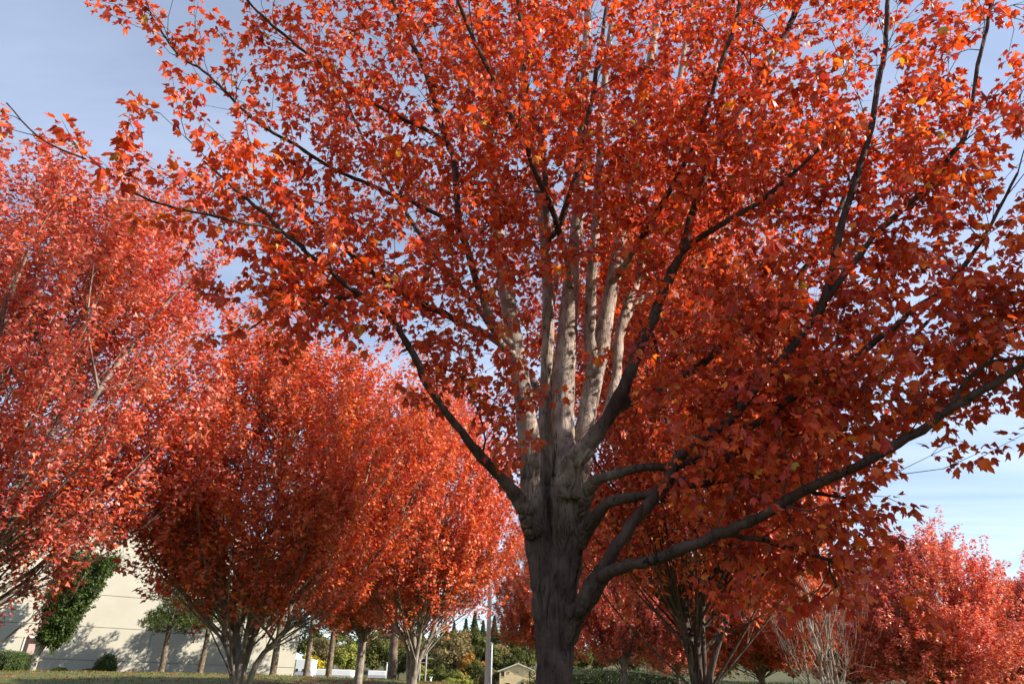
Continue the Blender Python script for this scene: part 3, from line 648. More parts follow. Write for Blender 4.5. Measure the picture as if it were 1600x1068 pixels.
LIMBS = {   # name: (parent, rows)
 'D2': ('D', [(924, 590, 5.66, 10), (927, 557, 5.62, 9), (921, 512, 5.6, 8.5), (926, 437, 5.6, 8), (931, 350, 5.6, 7), (936, 250, 5.6, 6), (946, 120, 5.6, 5), (960, 0, 5.6, 4), (975, -180, 5.6, 2.5)]),
 'E': ('D', [(925, 690, 5.6, 9), (941, 660, 5.72, 8), (955, 632, 5.8, 8), (964, 580, 5.9, 8), (970, 512, 6.0, 7.5), (988, 456, 6.1, 7), (1003, 412, 6.2, 6.5), (1022, 330, 6.3, 6), (1046, 220, 6.4, 5.3), (1066, 100, 6.5, 4.6), (1084, -20, 6.6, 3.8), (1105, -200, 6.7, 2.2)]),
 'F': ('C', [(884, 775, 5.36, 20), (893, 728, 5.25, 17), (921, 692, 5.15, 15), (955, 647, 5.05, 14), (977, 598, 5.0, 12.5), (1000, 542, 4.95, 11.5), (1022, 494, 4.9, 10.5), (1048, 430, 4.85, 9.5), (1066, 392, 4.8, 9), (1082, 330, 4.75, 8), (1108, 255, 4.7, 7), (1150, 180, 4.6, 6.5), (1190, 112, 4.55, 6), (1226, 56, 4.5, 5.5), (1254, -5, 4.4, 5), (1300, -120, 4.3, 3.6), (1340, -250, 4.2, 2.2)]),
 'F2': ('F', [(955, 647, 5.05, 9), (975, 632, 5.1, 8), (1000, 621, 5.15, 8), (1030, 604, 5.2, 7), (1056, 591, 5.2, 6.5), (1092, 569, 5.2, 6), (1130, 540, 5.15, 5.5), (1180, 500, 5.1, 5), (1230, 450, 5.0, 4.5), (1275, 395, 4.9, 3.8), (1310, 330, 4.8, 3), (1340, 260, 4.75, 2)]),
 'F3': ('F', [(1066, 392, 4.8, 5.5), (1090, 375, 4.7, 5), (1130, 350, 4.55, 4.6), (1180, 320, 4.4, 4.2), (1230, 280, 4.25, 3.6), (1280, 230, 4.1, 3), (1320, 170, 4.0, 2)]),
 'G': ('D', [(908, 800, 5.45, 12), (917, 771, 5.3, 11), (930, 751, 5.2, 9.5), (962, 739, 5.1, 9), (1011, 730, 5.0, 8.5), (1058, 729, 4.9, 8.5), (1095, 711, 4.85, 8), (1127, 694, 4.8, 7.5), (1159, 678, 4.7, 7), (1191, 655, 4.6, 6.8), (1240, 622, 4.5, 6.5), (1291, 583, 4.4, 6.3), (1332, 561, 4.3, 6), (1385, 520, 4.2, 5.6), (1422, 490, 4.1, 5.2), (1475, 450, 4.0, 4.6), (1508, 411, 3.95, 4), (1550, 350, 3.9, 3.2), (1590, 270, 3.85, 2.2)]),
 'H': ('D', [(903, 850, 5.45, 14), (917, 824, 5.3, 12), (934, 802, 5.2, 11), (953, 786, 5.1, 10), (981, 776, 5.0, 9.5), (1011, 771, 4.95, 9), (1037, 764, 4.9, 9), (1064, 751, 4.85, 8.5), (1095, 740, 4.8, 8), (1124, 722, 4.75, 7.5), (1150, 706, 4.7, 7), (1188, 694, 4.65, 6.5), (1240, 672, 4.6, 6), (1300, 640, 4.5, 5.5), (1360, 600, 4.4, 5), (1410, 556, 4.3, 4.2), (1450, 500, 4.2, 3)]),
 'H2': ('H', [(1037, 764, 4.9, 6), (1064, 757, 4.95, 5.5), (1100, 757, 5.0, 5.2), (1140, 750, 5.0, 5), (1180, 742, 5.0, 4.5), (1230, 752, 4.95, 4), (1280, 770, 4.9, 3.2), (1330, 775, 4.85, 2)]),
 'I': ('D', [(886, 1005, 5.46, 14), (898, 965, 5.37, 15), (922, 928, 5.2, 14.5), (942, 892, 5.1, 13.5), (952, 872, 5.0, 12), (970, 844, 4.95, 10.5), (987, 819, 4.9, 10), (1004, 799, 4.85, 9.5), (1026, 772, 4.8, 9), (1047, 738, 4.7, 9), (1064, 708, 4.65, 9), (1085, 693, 4.6, 8.5), (1121, 671, 4.55, 8), (1152, 646, 4.5, 7.5), (1181, 608, 4.45, 7.2), (1212, 572, 4.4, 7), (1250, 524, 4.3, 6.8), (1283, 479, 4.2, 6.4), (1302, 410, 4.1, 6), (1320, 337, 4.05, 5.6), (1339, 277, 4.0, 5.2), (1357, 210, 3.95, 4.8), (1372, 131, 3.9, 4.4), (1384, 75, 3.85, 4), (1388, -10, 3.8, 3.2), (1390, -120, 3.75, 2)]),
 'I2': ('I', [(1283, 479, 4.2, 5), (1325, 420, 4.1, 4.8), (1372, 363, 4.0, 4.6), (1432, 307, 3.9, 4.3), (1481, 247, 3.8, 4), (1507, 210, 3.75, 3.6), (1530, 94, 3.65, 3), (1548, 10, 3.6, 2.5), (1560, -90, 3.55, 1.6)]),
 'J': ('I', [(942, 900, 5.08, 11), (962, 888, 4.9, 10), (981, 882, 4.8, 9.5), (1009, 876, 4.7, 9), (1037, 869, 4.62, 9), (1071, 855, 4.55, 9), (1105, 844, 4.45, 8.8), (1130, 831, 4.4, 8.5), (1160, 819, 4.35, 8.3), (1201, 800, 4.25, 8), (1257, 767, 4.15, 7.8), (1310, 741, 4.05, 7.5), (1370, 711, 3.95, 7.2), (1430, 677, 3.85, 7), (1475, 647, 3.8, 6.5), (1531, 613, 3.7, 6), (1583, 580, 3.65, 5.5), (1650, 540, 3.6, 4), (1720, 480, 3.5, 2.5)]),
 'J2': ('J', [(1130, 831, 4.4, 5), (1165, 838, 4.45, 4.5), (1210, 850, 4.5, 4), (1260, 862, 4.5, 3.5), (1310, 880, 4.5, 2.8), (1350, 905, 4.5, 1.8)]),
 'J3': ('J', [(1475, 647, 3.8, 4), (1515, 590, 3.75, 3.5), (1550, 565, 3.7, 3), (1590, 560, 3.7, 2.5), (1640, 550, 3.7, 1.6)]),
 'K': ('A', [(836, 835, 5.42, 16), (822, 800, 5.3, 14), (806, 773, 5.2, 12), (775, 738, 5.05, 9.5), (738, 697, 4.9, 8.5), (704, 653, 4.8, 8), (667, 596, 4.7, 7.5), (645, 553, 4.62, 7.2), (624, 515, 4.55, 6.8), (591, 481, 4.48, 6.4), (566, 462, 4.4, 6), (532, 438, 4.3, 5.6), (498, 410, 4.2, 5.2), (470, 386, 4.1, 4.9), (443, 363, 4.05, 4.6), (418, 336, 4.0, 4.2), (390, 314, 3.95, 3.8), (355, 285, 3.9, 3.2), (320, 250, 3.85, 2.4)]),
 'K2': ('K', [(566, 462, 4.4, 4.2), (530, 466, 4.4, 3.8), (490, 478, 4.4, 3.4), (450, 486, 4.4, 3), (415, 498, 4.4, 1.8), (385, 515, 4.4, 1.2)]),
 'K3': ('K', [(443, 363, 4.05, 4), (400, 352, 3.9, 3.8), (350, 341, 3.75, 3.5), (300, 330, 3.65, 3.3), (225, 308, 3.5, 3), (146, 255, 3.4, 2.7), (67, 217, 3.3, 2.3), (10, 165, 3.25, 1.8)]),
 'L': ('A', [(806, 560, 5.55, 8), (785, 538, 5.45, 7), (764, 523, 5.35, 6.5), (726, 508, 5.2, 6), (679, 483, 5.05, 5.4), (645, 467, 4.95, 5), (615, 448, 4.9, 4.6), (570, 415, 4.8, 4.2), (520, 372, 4.7, 3.7), (470, 330, 4.6, 3), (430, 285, 4.5, 2.2)]),
 'M': ('A', [(803, 545, 5.5, 9), (782, 520, 5.4, 8), (764, 492, 5.3, 7.5), (745, 440, 5.2, 7), (730, 390, 5.15, 7), (717, 350, 5.1, 6.5), (712, 262, 5.0, 6), (694, 205, 4.95, 5.5), (665, 116, 4.85, 5), (637, 56, 4.8, 4.4), (600, -30, 4.7, 3.6), (560, -130, 4.6, 2.4)]),
 'M2': ('M', [(720, 360, 5.1, 5), (692, 340, 5.0, 4.8), (650, 318, 4.9, 4.5), (610, 302, 4.8, 4.2), (578, 290, 4.7, 4), (530, 268, 4.6, 3.8), (490, 245, 4.5, 3.6), (455, 221, 4.4, 3.4), (410, 195, 4.3, 3.2), (376, 169, 4.2, 3), (350, 139, 4.1, 2.8), (312, 109, 4.0, 2.6), (275, 82, 3.9, 2.3), (250, 45, 3.85, 2), (232, 5, 3.8, 1.5)]),
 'M3': ('M', [(700, 225, 4.95, 4.5), (660, 200, 4.85, 4.2), (620, 180, 4.75, 4), (578, 157, 4.65, 3.8), (548, 139, 4.6, 3.6), (518, 112, 4.5, 3.4), (477, 80, 4.4, 3.2), (440, 52, 4.3, 2.9), (406, 22, 4.2, 2.6), (375, -15, 4.1, 2.2), (340, -70, 4.0, 1.6)]),
 'N': ('B', [(854, 420, 5.85, 8), (856, 360, 5.5, 8), (850, 270, 5.3, 6.5), (846, 222, 5.2, 6), (822, 131, 5.1, 5.5), (812, 40, 5.0, 5), (808, -30, 4.95, 4), (800, -160, 4.9, 2.4)]),
 'N2': ('N', [(856, 375, 5.55, 6), (875, 350, 5.4, 6), (888, 310, 5.25, 5.5), (905, 260, 5.1, 5), (915, 200, 5.0, 4.6), (928, 130, 4.9, 4.2), (944, 40, 4.8, 3.6), (960, -60, 4.7, 2.5)]),
 'O': ('C', [(892, 450, 5.62, 7), (885, 400, 5.3, 7), (870, 355, 4.95, 6.5), (850, 300, 4.6, 6), (825, 235, 4.3, 5.5), (790, 160, 4.05, 5), (750, 80, 3.85, 4.3), (710, -10, 3.7, 3.5), (670, -120, 3.6, 2.2)]),
 'P': ('D', [(957, 440, 5.78, 7), (985, 400, 5.4, 6.5), (1015, 350, 5.0, 6), (1050, 290, 4.7, 5.5), (1090, 210, 4.45, 5), (1120, 120, 4.2, 4.4), (1150, 20, 4.0, 3.6), (1175, -90, 3.85, 2.3)]),
 'Q': ('E', [(970, 512, 5.98, 6), (1000, 470, 6.2, 6), (1050, 430, 6.5, 5.5), (1110, 380, 6.8, 5), (1170, 320, 7.1, 4.5), (1230, 250, 7.3, 3.8), (1290, 170, 7.5, 3), (1330, 90, 7.6, 2)]),
 'R': ('B', [(852, 640, 5.8, 7), (830, 590, 6.1, 6.5), (790, 540, 6.4, 6), (745, 480, 6.7, 5.5), (690, 410, 6.9, 5), (640, 340, 7.1, 4.5), (590, 260, 7.3, 3.8), (545, 170, 7.4, 3), (510, 80, 7.5, 2)]),
 'S': ('B', [(854, 560, 5.82, 7), (860, 500, 6.2, 6.5), (870, 430, 6.6, 6), (880, 350, 7.0, 5.5), (890, 260, 7.3, 5), (900, 150, 7.5, 4), (905, 20, 7.6, 3), (910, -120, 7.7, 2)]),
}
def build_main():
    rng = np.random.default_rng(77)
    bx, by = W(868, 1060, MY)[0], MY
    gz = float(ground_z(bx, by))
    root = thing('red_maple_tree', 'big near red maple with a dark furrowed trunk filling the middle of the picture', 'tree', (bx, by, gz), 0)
    off = np.array([bx, by, gz])
    # ---- fused trunk
    mb = MB(); paths = {}
    TOPZ = W(880, 690, 5.5)[2]
    for nm, rows in STEMS.items():
        c = limb_pts(rows); n = len(rows)*5
        s = spline(c, n)
        # root down to the ground with a flare
        low = s[0].copy(); down = []
        for t in np.linspace(1, 0, 5)[:-1]:
            p = s[0].copy(); p[2] = (gz-0.25)+(s[0][2]-(gz-0.25))*(1-t); p[3] = s[0][3]*(1+0.35*t*t)
            p[:2] += (s[0][:2]-np.array([bx, by]))*0.9*t*t
            down.append(p)
        s = np.vstack([down, s])
        s[:, 3] = np.maximum(s[:, 3], 0.004)
        s[:, :3] += 0.0
        paths[nm] = s
        k = s[:, 2] < TOPZ
        mb.tube(s[k][:, :3]-off, s[k][:, 3]*1.0, 16, cap=True, jitter=0.05, seed=len(paths))
    for nm in ('F', 'H', 'I', 'K', 'G'):   # limb collars are part of the fused trunk
        s = spline(limb_pts(LIMBS[nm][1]), len(LIMBS[nm][1])*5)
        q = 11 if nm != 'I' else 17
        mb.tube(s[:q, :3]-off, s[:q, 3]*1.02, 14, cap=True, jitter=0.04, seed=9)
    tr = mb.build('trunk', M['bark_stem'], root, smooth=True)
    rm = tr.modifiers.new('fuse', 'REMESH'); rm.mode = 'VOXEL'; rm.voxel_size = 0.009; rm.use_smooth_shade = True
    sm = tr.modifiers.new('soft', 'SMOOTH'); sm.iterations = 2; sm.factor = 0.5
    tx = bpy.data.textures.new('bark_lumps', 'CLOUDS'); tx.noise_scale = 0.09; tx.noise_depth = 3
    dp = tr.modifiers.new('lumps', 'DISPLACE'); dp.texture = tx; dp.strength = 0.013; dp.mid_level = 0.5; dp.texture_coords = 'LOCAL'
    dg = bpy.context.evaluated_depsgraph_get(); dg.update()
    me = bpy.data.meshes.new_from_object(tr.evaluated_get(dg)); me.name = 'trunk'
    from mathutils import noise as mn
    nv = len(me.vertices); co = np.zeros(nv*3); no = np.zeros(nv*3); me.vertices.foreach_get('co', co); me.vertex_normals.foreach_get('vector', no)
    co = co.reshape(-1, 3); no = no.reshape(-1, 3); h = np.zeros(nv)
    for i in range(nv):
        x, y, z = co[i]
        a = mn.noise((x*19, y*19, z*3.4)); b = mn.noise((x*46+5, y*46, z*9)); c = mn.noise((x*8+2, y*8, z*1.5+7))
        h[i] = -0.010*max(0, 1-abs(a)*7)+0.006*b-0.022*max(0, 1-abs(c)*11)
    co += no*h[:, None]; me.vertices.foreach_set('co', co.ravel()); me.update()
    me.polygons.foreach_set('use_smooth', np.ones(len(me.polygons), bool))
    tr.modifiers.clear(); tr.data = me
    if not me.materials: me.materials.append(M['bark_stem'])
    print('trunk verts', nv)
    # ---- stems above the trunk, limbs
    sk = Skel(); ids = {}
    rootid = sk.add(off+np.array([0, 0, 0.1]), -1, 0.16, True)
    for nm, s in paths.items():
        k = int(np.argmax(s[:, 2] > TOPZ-0.35))
        mbs = MB().tube(s[k:, :3]-off, s[k:, 3], 12, cap=True, jitter=0.05, seed=k)
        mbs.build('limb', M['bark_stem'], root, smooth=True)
        ids[nm] = (sk.chain(s[4::2, :3], s[4::2, 3], rootid), s[4::2])
    for nm, (pa, rows) in LIMBS.items():
        s = spline(limb_pts(rows), len(rows)*4)
        s[:, 3] = np.maximum(s[:, 3], 0.004)
        if nm in ('O', 'M', 'N', 'P', 'N2', 'M2', 'M3', 'K3', 'S', 'R', 'Q'): s[:, 3] = np.maximum(s[:, 3]*(0.78 if nm != 'K3' else 0.6), 0.003)
        if nm == 'K': s[:, 3] *= np.interp(np.arange(len(s))/len(s), [0, .15, .3], [1, .88, .70])
        if nm in ('F', 'G', 'H'): s[:, 3] *= np.interp(np.arange(len(s))/len(s), [0, .2], [1, .82])
        wob = rng.normal(0, 1, (len(s), 3)); wob = (wob+np.roll(wob, 1, 0)+np.roll(wob, -1, 0))/3
        s[2:, :3] += wob[2:]*0.010
        knob = 1+0.10*np.clip(rng.normal(0, 1, len(s)), -0.8, 1.6); s[:, 3] *= knob
        k = 10 if s[0, 3] > 0.03 else 7
        i0 = 5 if nm in ('F', 'H', 'I', 'K', 'G') else 0
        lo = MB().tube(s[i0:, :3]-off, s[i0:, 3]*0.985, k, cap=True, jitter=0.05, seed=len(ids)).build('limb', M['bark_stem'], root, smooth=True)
        al = np.concatenate([[0], np.cumsum(np.linalg.norm(np.diff(s[:, :3], axis=0), axis=1))])[i0:]
        own = np.repeat(np.clip((al-0.25)/0.45, 0, 1), k)*(0.0 if nm in ('D2', 'E', 'S') else 1.0)  # painted limb shade, ramping in away from the root
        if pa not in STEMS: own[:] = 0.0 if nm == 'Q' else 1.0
        aa = lo.data.attributes.new('limb_shade', 'FLOAT', 'POINT'); aa.data.foreach_set('value', own.astype(np.float32))
        pid, pp = ids[pa]; j = int(np.argmin(((pp[:, :3]-s[0, :3])**2).sum(1)))
        ids[nm] = (sk.chain(s[1::2, :3], s[1::2, 3], pid[j]), s[1::2])
    # ---- attraction points: round the outer part of every limb, and through the upper crown
    wt = {'A': 150, 'B': 110, 'C': 130, 'D': 150, 'D2': 90, 'E': 130, 'F': 170, 'F2': 150, 'F3': 90, 'G': 150, 'H': 105, 'H2': 45, 'I': 165, 'I2': 120,
          'J': 135, 'J2': 40, 'J3': 40, 'K': 66, 'K2': 26, 'K3': 20, 'L': 80, 'M': 100, 'M2': 42, 'M3': 44, 'N': 70, 'N2': 70, 'O': 100, 'P': 110, 'Q': 130, 'R': 130, 'S': 110}
    t0 = {'A': .55, 'B': .55, 'C': .55, 'D': .6, 'I': .42, 'J': .3, 'G': .38, 'H': .35, 'F': .35, 'K': .42, 'E': .4, 'K2': .2, 'K3': .1, 'M2': .2, 'N': .3, 'O': .2, 'P': .2, 'L': .35, 'M': .35, 'F2': .3, 'R': .2, 'S': .2, 'Q': .15, 'D2': .4, 'N2': .2}
    sg = {'K2': .15, 'K4': .14, 'K3': .11, 'M2': .15, 'M3': .2, 'J2': .22, 'J3': .2, 'K': .24, 'L': .28, 'H2': .28, 'J': .27}
    A = []
    for nm, n in wt.items():
        pp = ids[nm][1]; lo = t0.get(nm, .25)
        t = lo+(1-lo)*rng.uniform(0, 1, n)**0.8
        q = pp[np.minimum((t*(len(pp)-1)).round().astype(int), len(pp)-1), :3]
        s_ = sg.get(nm, 0.38)*(0.65+0.5*t)[:, None]
        d = rng.normal(0, 1, (n, 3))*s_; d[:, 2] = d[:, 2]*0.8+s_[:, 0]*(0.35 if nm not in 'GHIJF' else 0.75); d[:, 1] += 0.0 if nm not in 'GHIJF' else 0.14
        A.append(q+d)
    def fill(n, x0, x1, y0, y1, Y0, Y1):
        for _ in range(n): A.append(W(rng.uniform(x0, x1), rng.uniform(y0, y1), rng.uniform(Y0, Y1))[None])
    fill(340, 480, 1180, -160, 330, 4.0, 5.3); fill(70, 690, 980, 300, 430, 4.5, 5.2); fill(45, 660, 815, 500, 640, 4.6, 5.3)
    fill(90, 1000, 1300, 250, 560, 4.6, 6.2); fill(45, 980, 1350, 560, 820, 5.0, 6.6); fill(20, 1150, 1340, 860, 960, 4.6, 5.4)
    fill(34, 400, 640, 350, 490, 3.95, 4.5)
    extra_pts = [W(rng.uniform(742, 822), rng.uniform(600, 735), rng.uniform(4.75, 5.15)) for _ in range(16)]
    A = np.vstack(A)
    # keep the inside of the crown open round the stems
    ax = np.stack([np.interp(A[:, 2], [0, 3, 6, 12], [bx, bx+0.1, bx+0.25, bx+0.4]), np.full(len(A), 5.6)], -1)
    rad = np.linalg.norm(A[:, :2]-ax, axis=1)
    keep = rad > np.interp(A[:, 2], [2, 3.2, 4.6, 6.5, 8], [1.1, 0.95, 0.7, 0.35, 0.0])
    keep &= A[:, 2] > 2.05
    A = np.vstack([A[keep], extra_pts])
    print('attractors', len(A))
    start_ok = np.array([(r < 0.055) for r in sk.r])
    tips = sk.attach(A, up=0.5, plen=0.05, rng=rng, start_ok=start_ok, maxd=0.75)
    sk.radii()
    LP, LD, LN, segs = shoots(sk, tips, rng, length=(0.12, 0.40), upb=0.25, step=0.032, droop=0.75, spread=0.35)
    tw = twig_mesh(sk, segs, 'twigs', M['twig'], tip=0.0026)
    o = add_obj('twigs', tw, root, kind='stuff'); o.location = -Vector(tuple(off)) 
    n = len(LP); print('main leaves', n)
    # crown shaped for light: leaves dropped along the sun's path to the pale stems
    sh = LP-sdir*((LP[:, 0]-0.7)/sdir[0])[:, None]
    gap = (LP[:, 0] > 0.75) & (sh[:, 1] > 5.2) & (sh[:, 1] < 6.05) & (sh[:, 2] > 3.0) & (sh[:, 2] < 4.95) & (rng.uniform(0, 1, n) > 0.10)
    LP, LD, LN = LP[~gap], LD[~gap], LN[~gap]; n = len(LP); print('gap', gap.sum())
    size = 0.063*rng.uniform(0.5, 1.3, n)
    cols = [(0.42, 0.038, 0.022), (0.62, 0.080, 0.022), (0.70, 0.130, 0.022), (0.58, 0.095, 0.058), (0.78, 0.27, 0.035), (0.30, 0.032, 0.020), (0.50, 0.36, 0.05)]
    tint = palette(n, cols, (2.2, 4, 3.2, 1.5, 0.5, 0.8, 0.12), rng)
    # the leaves that show largest become parts of their own
    px, py, z = proj(LP)
    score = size/z*np.where((px > 5) & (px < 1595) & (py > 5) & (py < 1060) & (z > 0.5), 1, 0)
    score *= np.where(z < 2.0, 0.0, 1)
    big = np.argsort(-score)[:300]; rest = np.ones(n, bool); rest[big] = False
    rest &= z > 1.2
    nr = rest & (z < 5.1); fr = rest & (z >= 5.1)
    V, F, C = leaf_arrays(LP[nr]-off, LD[nr], LN[nr], size[nr], LEAF_HI_V, LEAF_HI_F, tint[nr], rng)
    V2, F2, C2 = leaf_arrays(LP[fr]-off, LD[fr], LN[fr], size[fr], LEAF_MID_V, LEAF_MID_F, tint[fr], rng)
    me = raw_mesh('crown', np.vstack([V, V2]), np.vstack([F, F2+len(V)]), M['leaf_main'], tint=np.vstack([C, C2]))
    add_obj('crown', me, root, kind='stuff')
    # shared leaf shapes
    shapes = []
    for q in range(14):
        c = palette(1, cols, (2.2, 4, 3.2, 1.5, 0.5, 0.8, 0.12), rng)
        V, F, C = leaf_arrays(np.zeros((1, 3)), np.array([[0, 1.0, 0]]), np.array([[0, 0, 1.0]]), np.ones(1), LEAF_HI_V, LEAF_HI_F, c, rng)
        # petiole
        k = len(V); V = np.vstack([V, [(0.012, 0, 0), (-0.012, 0, 0), (0, -0.55, 0.16)]]); F = np.vstack([F, [(k, k+1, k+2)]]); C = np.vstack([C, np.repeat([[0.45, 0.05, 0.04]], 3, 0)])
        shapes.append(raw_mesh('leaf', V, F, M['leaf_main'], tint=C))
    for q, i in enumerate(big):
        d = unit(LD[i]); nn = unit(LN[i]-d*np.dot(LN[i], d)); s = np.cross(d, nn)
        o = add_obj('leaf', shapes[q % len(shapes)], root)
        Mx = Matrix(((s[0], d[0], nn[0], 0), (s[1], d[1], nn[1], 0), (s[2], d[2], nn[2], 0), (0, 0, 0, 1)))
        o.matrix_local = Matrix.Translation(tuple(LP[i]-off)) @ Mx @ Matrix.Scale(float(size[i]), 4)
build_main()

# ------------------------------------------------------------------ cream warehouse behind the left trees
A0 = np.array([*foot(457, 52.0)]); B0 = np.array([*foot(-150, 40.0)])
WD = unit(B0-A0); WN = np.array([-WD[1], WD[0]]); WN = WN if WN[1] < 0 else -WN
def wall_hit(px, py):
    d = ray(px, py); t = np.dot(A0, WN)/np.dot(d[:2], WN)
    p = np.array([0, 0, CAMZ])+d*t
    return float(np.dot(p[:2]-A0, WD)), float(p[2])
ZB = wall_hit(230, 1057)[1]
Z1 = wall_hit(225, 1034)[1]; Z2 = wall_hit(225, 983.5)[1]; UJ = wall_hit(229, 1025)[0]
ZT = max(wall_hit(55, 795)[1], 7.5)
def make_building():
    o3 = np.array([*A0, 0.0])
    b = thing('warehouse_building', 'cream concrete panel warehouse behind the green pines at lower left', 'building', (*A0, ZB))
    # local frame: x along the wall to the left, y into the building
    Mx = np.eye(4); Mx[:3, 0] = [*WD, 0]; Mx[:3, 1] = [*(-WN), 0]; Mx[:3, 2] = [0, 0, 1]
    LEN = 36.0
    base = -1.0; H_ = ZT-ZB
    MB().box(0.02, 0.09, base, LEN-0.02, 22, H_-0.05, Mx).build('core', M['wall_back'], b)
    rows = [base, Z1-ZB, Z2-ZB]
    step = (Z2-Z1)
    while rows[-1]+step < H_-0.6: rows.append(rows[-1]+step)
    rows.append(H_)
    cols = [0.0]; u = UJ
    while u > 3: u -= 6.1
    cols = [0.0]+[u+6.1*i for i in range(0, 9) if 1.0 < u+6.1*i < LEN-1]+[LEN]
    for i in range(len(cols)-1):
        for j in range(len(rows)-1):
            g = 0.014
            MB().box(cols[i]+(g if i else 0), 0.0, rows[j]+(g if j else 0), cols[i+1]-g, 0.12, rows[j+1]-g, Mx).build('panel', M['wall'], b)
    MB().box(-0.004, 0.121, base, 0.10, 22, H_-0.014, Mx).build('side_wall', M['wall'], b)
    MB().box(-0.06, -0.06, H_, LEN, 22.1, H_+0.12, Mx).build('parapet_cap', M['roof_metal'], b)
    # door with a notice
    u0 = wall_hit(57, 1030)[0]; u1 = wall_hit(30, 1030)[0]; zt = wall_hit(45, 996)[1]-ZB
    md, _, pb = new_mat('brown_door_paint'); pb.inputs['Base Color'].default_value = (0.035, 0.022, 0.018, 1); pb.inputs['Roughness'].default_value = 0.45
    mf, _, pf = new_mat('door_frame_paint'); pf.inputs['Base Color'].default_value = (0.55, 0.55, 0.52, 1); pf.inputs['Roughness'].default_value = 0.5
    mn, _, pn = new_mat('notice_paper'); pn.inputs['Base Color'].default_value = (0.40, 0.30, 0.28, 1)
    d = MB().box(u0, -0.035, -0.35, u1, 0.0-0.002, zt, Mx).build('door', md, b)
    fr = MB(); w = 0.07
    fr.box(u0-w, -0.06, -0.35, u0, -0.003, zt+w, Mx); fr.box(u1, -0.06, -0.35, u1+w, -0.003, zt+w, Mx); fr.box(u0, -0.06, zt, u1, -0.003, zt+w, Mx)
    fr.build('door_frame', mf, d)
    um = (u0+u1)/2
    MB().box(um-0.16, -0.045, zt-0.85, um+0.2, -0.037, zt-0.3, Mx).build('notice', mn, d)
    MB().box(u0+0.08, -0.09, zt-1.25, u0+0.13, -0.037, zt-1.0, Mx).build('handle', mf, d)
make_building()

# ------------------------------------------------------------------ pines along the wall
def pine_kind(seed, height, crown_lo, rad, pads=26, tufts=85, lean=(0.0, 0.0), cols=((0.05, 0.085, 0.018), (0.10, 0.13, 0.03), (0.17, 0.16, 0.045), (0.03, 0.055, 0.015)), wts=(3, 3, 1.2, 2)):
    rng = np.random.default_rng(seed)
    n = 14; t = np.linspace(0, 1, n)
    P = np.stack([lean[0]*t*height+0.12*np.sin(t*4+seed), lean[1]*t*height+0.08*np.cos(t*3.1+seed)-0.08, t*height], -1)
    P[0] = (P[1]-np.array([0, 0, height/(n-1)+0.4]))
    R = 0.18*(1-t)**0.7+0.03
    mb = MB().tube(P, R, 9, cap=False, jitter=0.07, seed=seed)
    LP, LD = [], []
    for k in range(pads):
        h = crown_lo+(1-crown_lo)*rng.uniform(0, 1)**1.1
        c = np.array([np.interp(h, t, P[:, i]) for i in range(3)])
        a = k*2.4+rng.normal(0, 0.4); rr = rad*(1.05-0.75*(h-crown_lo)/(1-crown_lo))*rng.uniform(0.35, 0.95)
        e = c+np.array([math.cos(a)*rr, math.sin(a)*rr, rng.uniform(0.0, 0.45)])
        mid = (c+e)/2+np.array([0, 0, -0.12])
        mb.tube(spline([c, mid, e], 6), np.linspace(0.045, 0.015, 6), 5, cap=False)
        m = tufts; q = unit(rng.normal(0, 1, (m, 3)))*(rng.uniform(0.1, 1, (m, 1))**0.4)*np.array([0.62, 0.62, 0.30])*rad*0.52
        LP.append(e+q); LD.append(unit(q*np.array([1, 1, 1.2])+np.array([0, 0, 0.25])+rng.normal(0, 0.12, (m, 3))))
    trunk = raw_mesh('pine_trunk', np.concatenate(mb.v), np.concatenate(mb.f4), M['bark_pine'], smooth=True)
    LP = np.concatenate(LP); LD = np.concatenate(LD); m = len(LP)
    kk = 9
    tint = np.repeat(palette(m, cols, wts, rng, 0.2), kk, 0)
    P_ = np.repeat(LP, kk, 0); D_ = unit(np.repeat(LD, kk, 0)+rng.normal(0, 0.55, (m*kk, 3)))
    S_ = unit(np.cross(D_, rng.normal(0, 1, (m*kk, 3))))*0.016; L_ = rng.uniform(0.10, 0.22, (m*kk, 1))
    V = np.stack([P_-S_, P_+S_, P_+D_*L_], 1).reshape(-1, 3); F = np.arange(len(V)).reshape(-1, 3)
    crown = raw_mesh('pine_needles', V, F, M['needle'], tint=np.repeat(tint, 3, 0))
    return trunk, crown
PK = [pine_kind(2, 6.2, 0.38, 2.3, 34, 110, lean=(0.03, 0)), pine_kind(7, 6.6, 0.42, 2.0, 30, 100, lean=(-0.02, 0)),
      pine_kind(9, 8.2, 0.36, 1.9, 34, 80, lean=(0.05, 0), cols=((0.022, 0.042, 0.012), (0.045, 0.07, 0.018), (0.07, 0.10, 0.02), (0.018, 0.03, 0.01)), wts=(3, 3, 1, 2))]
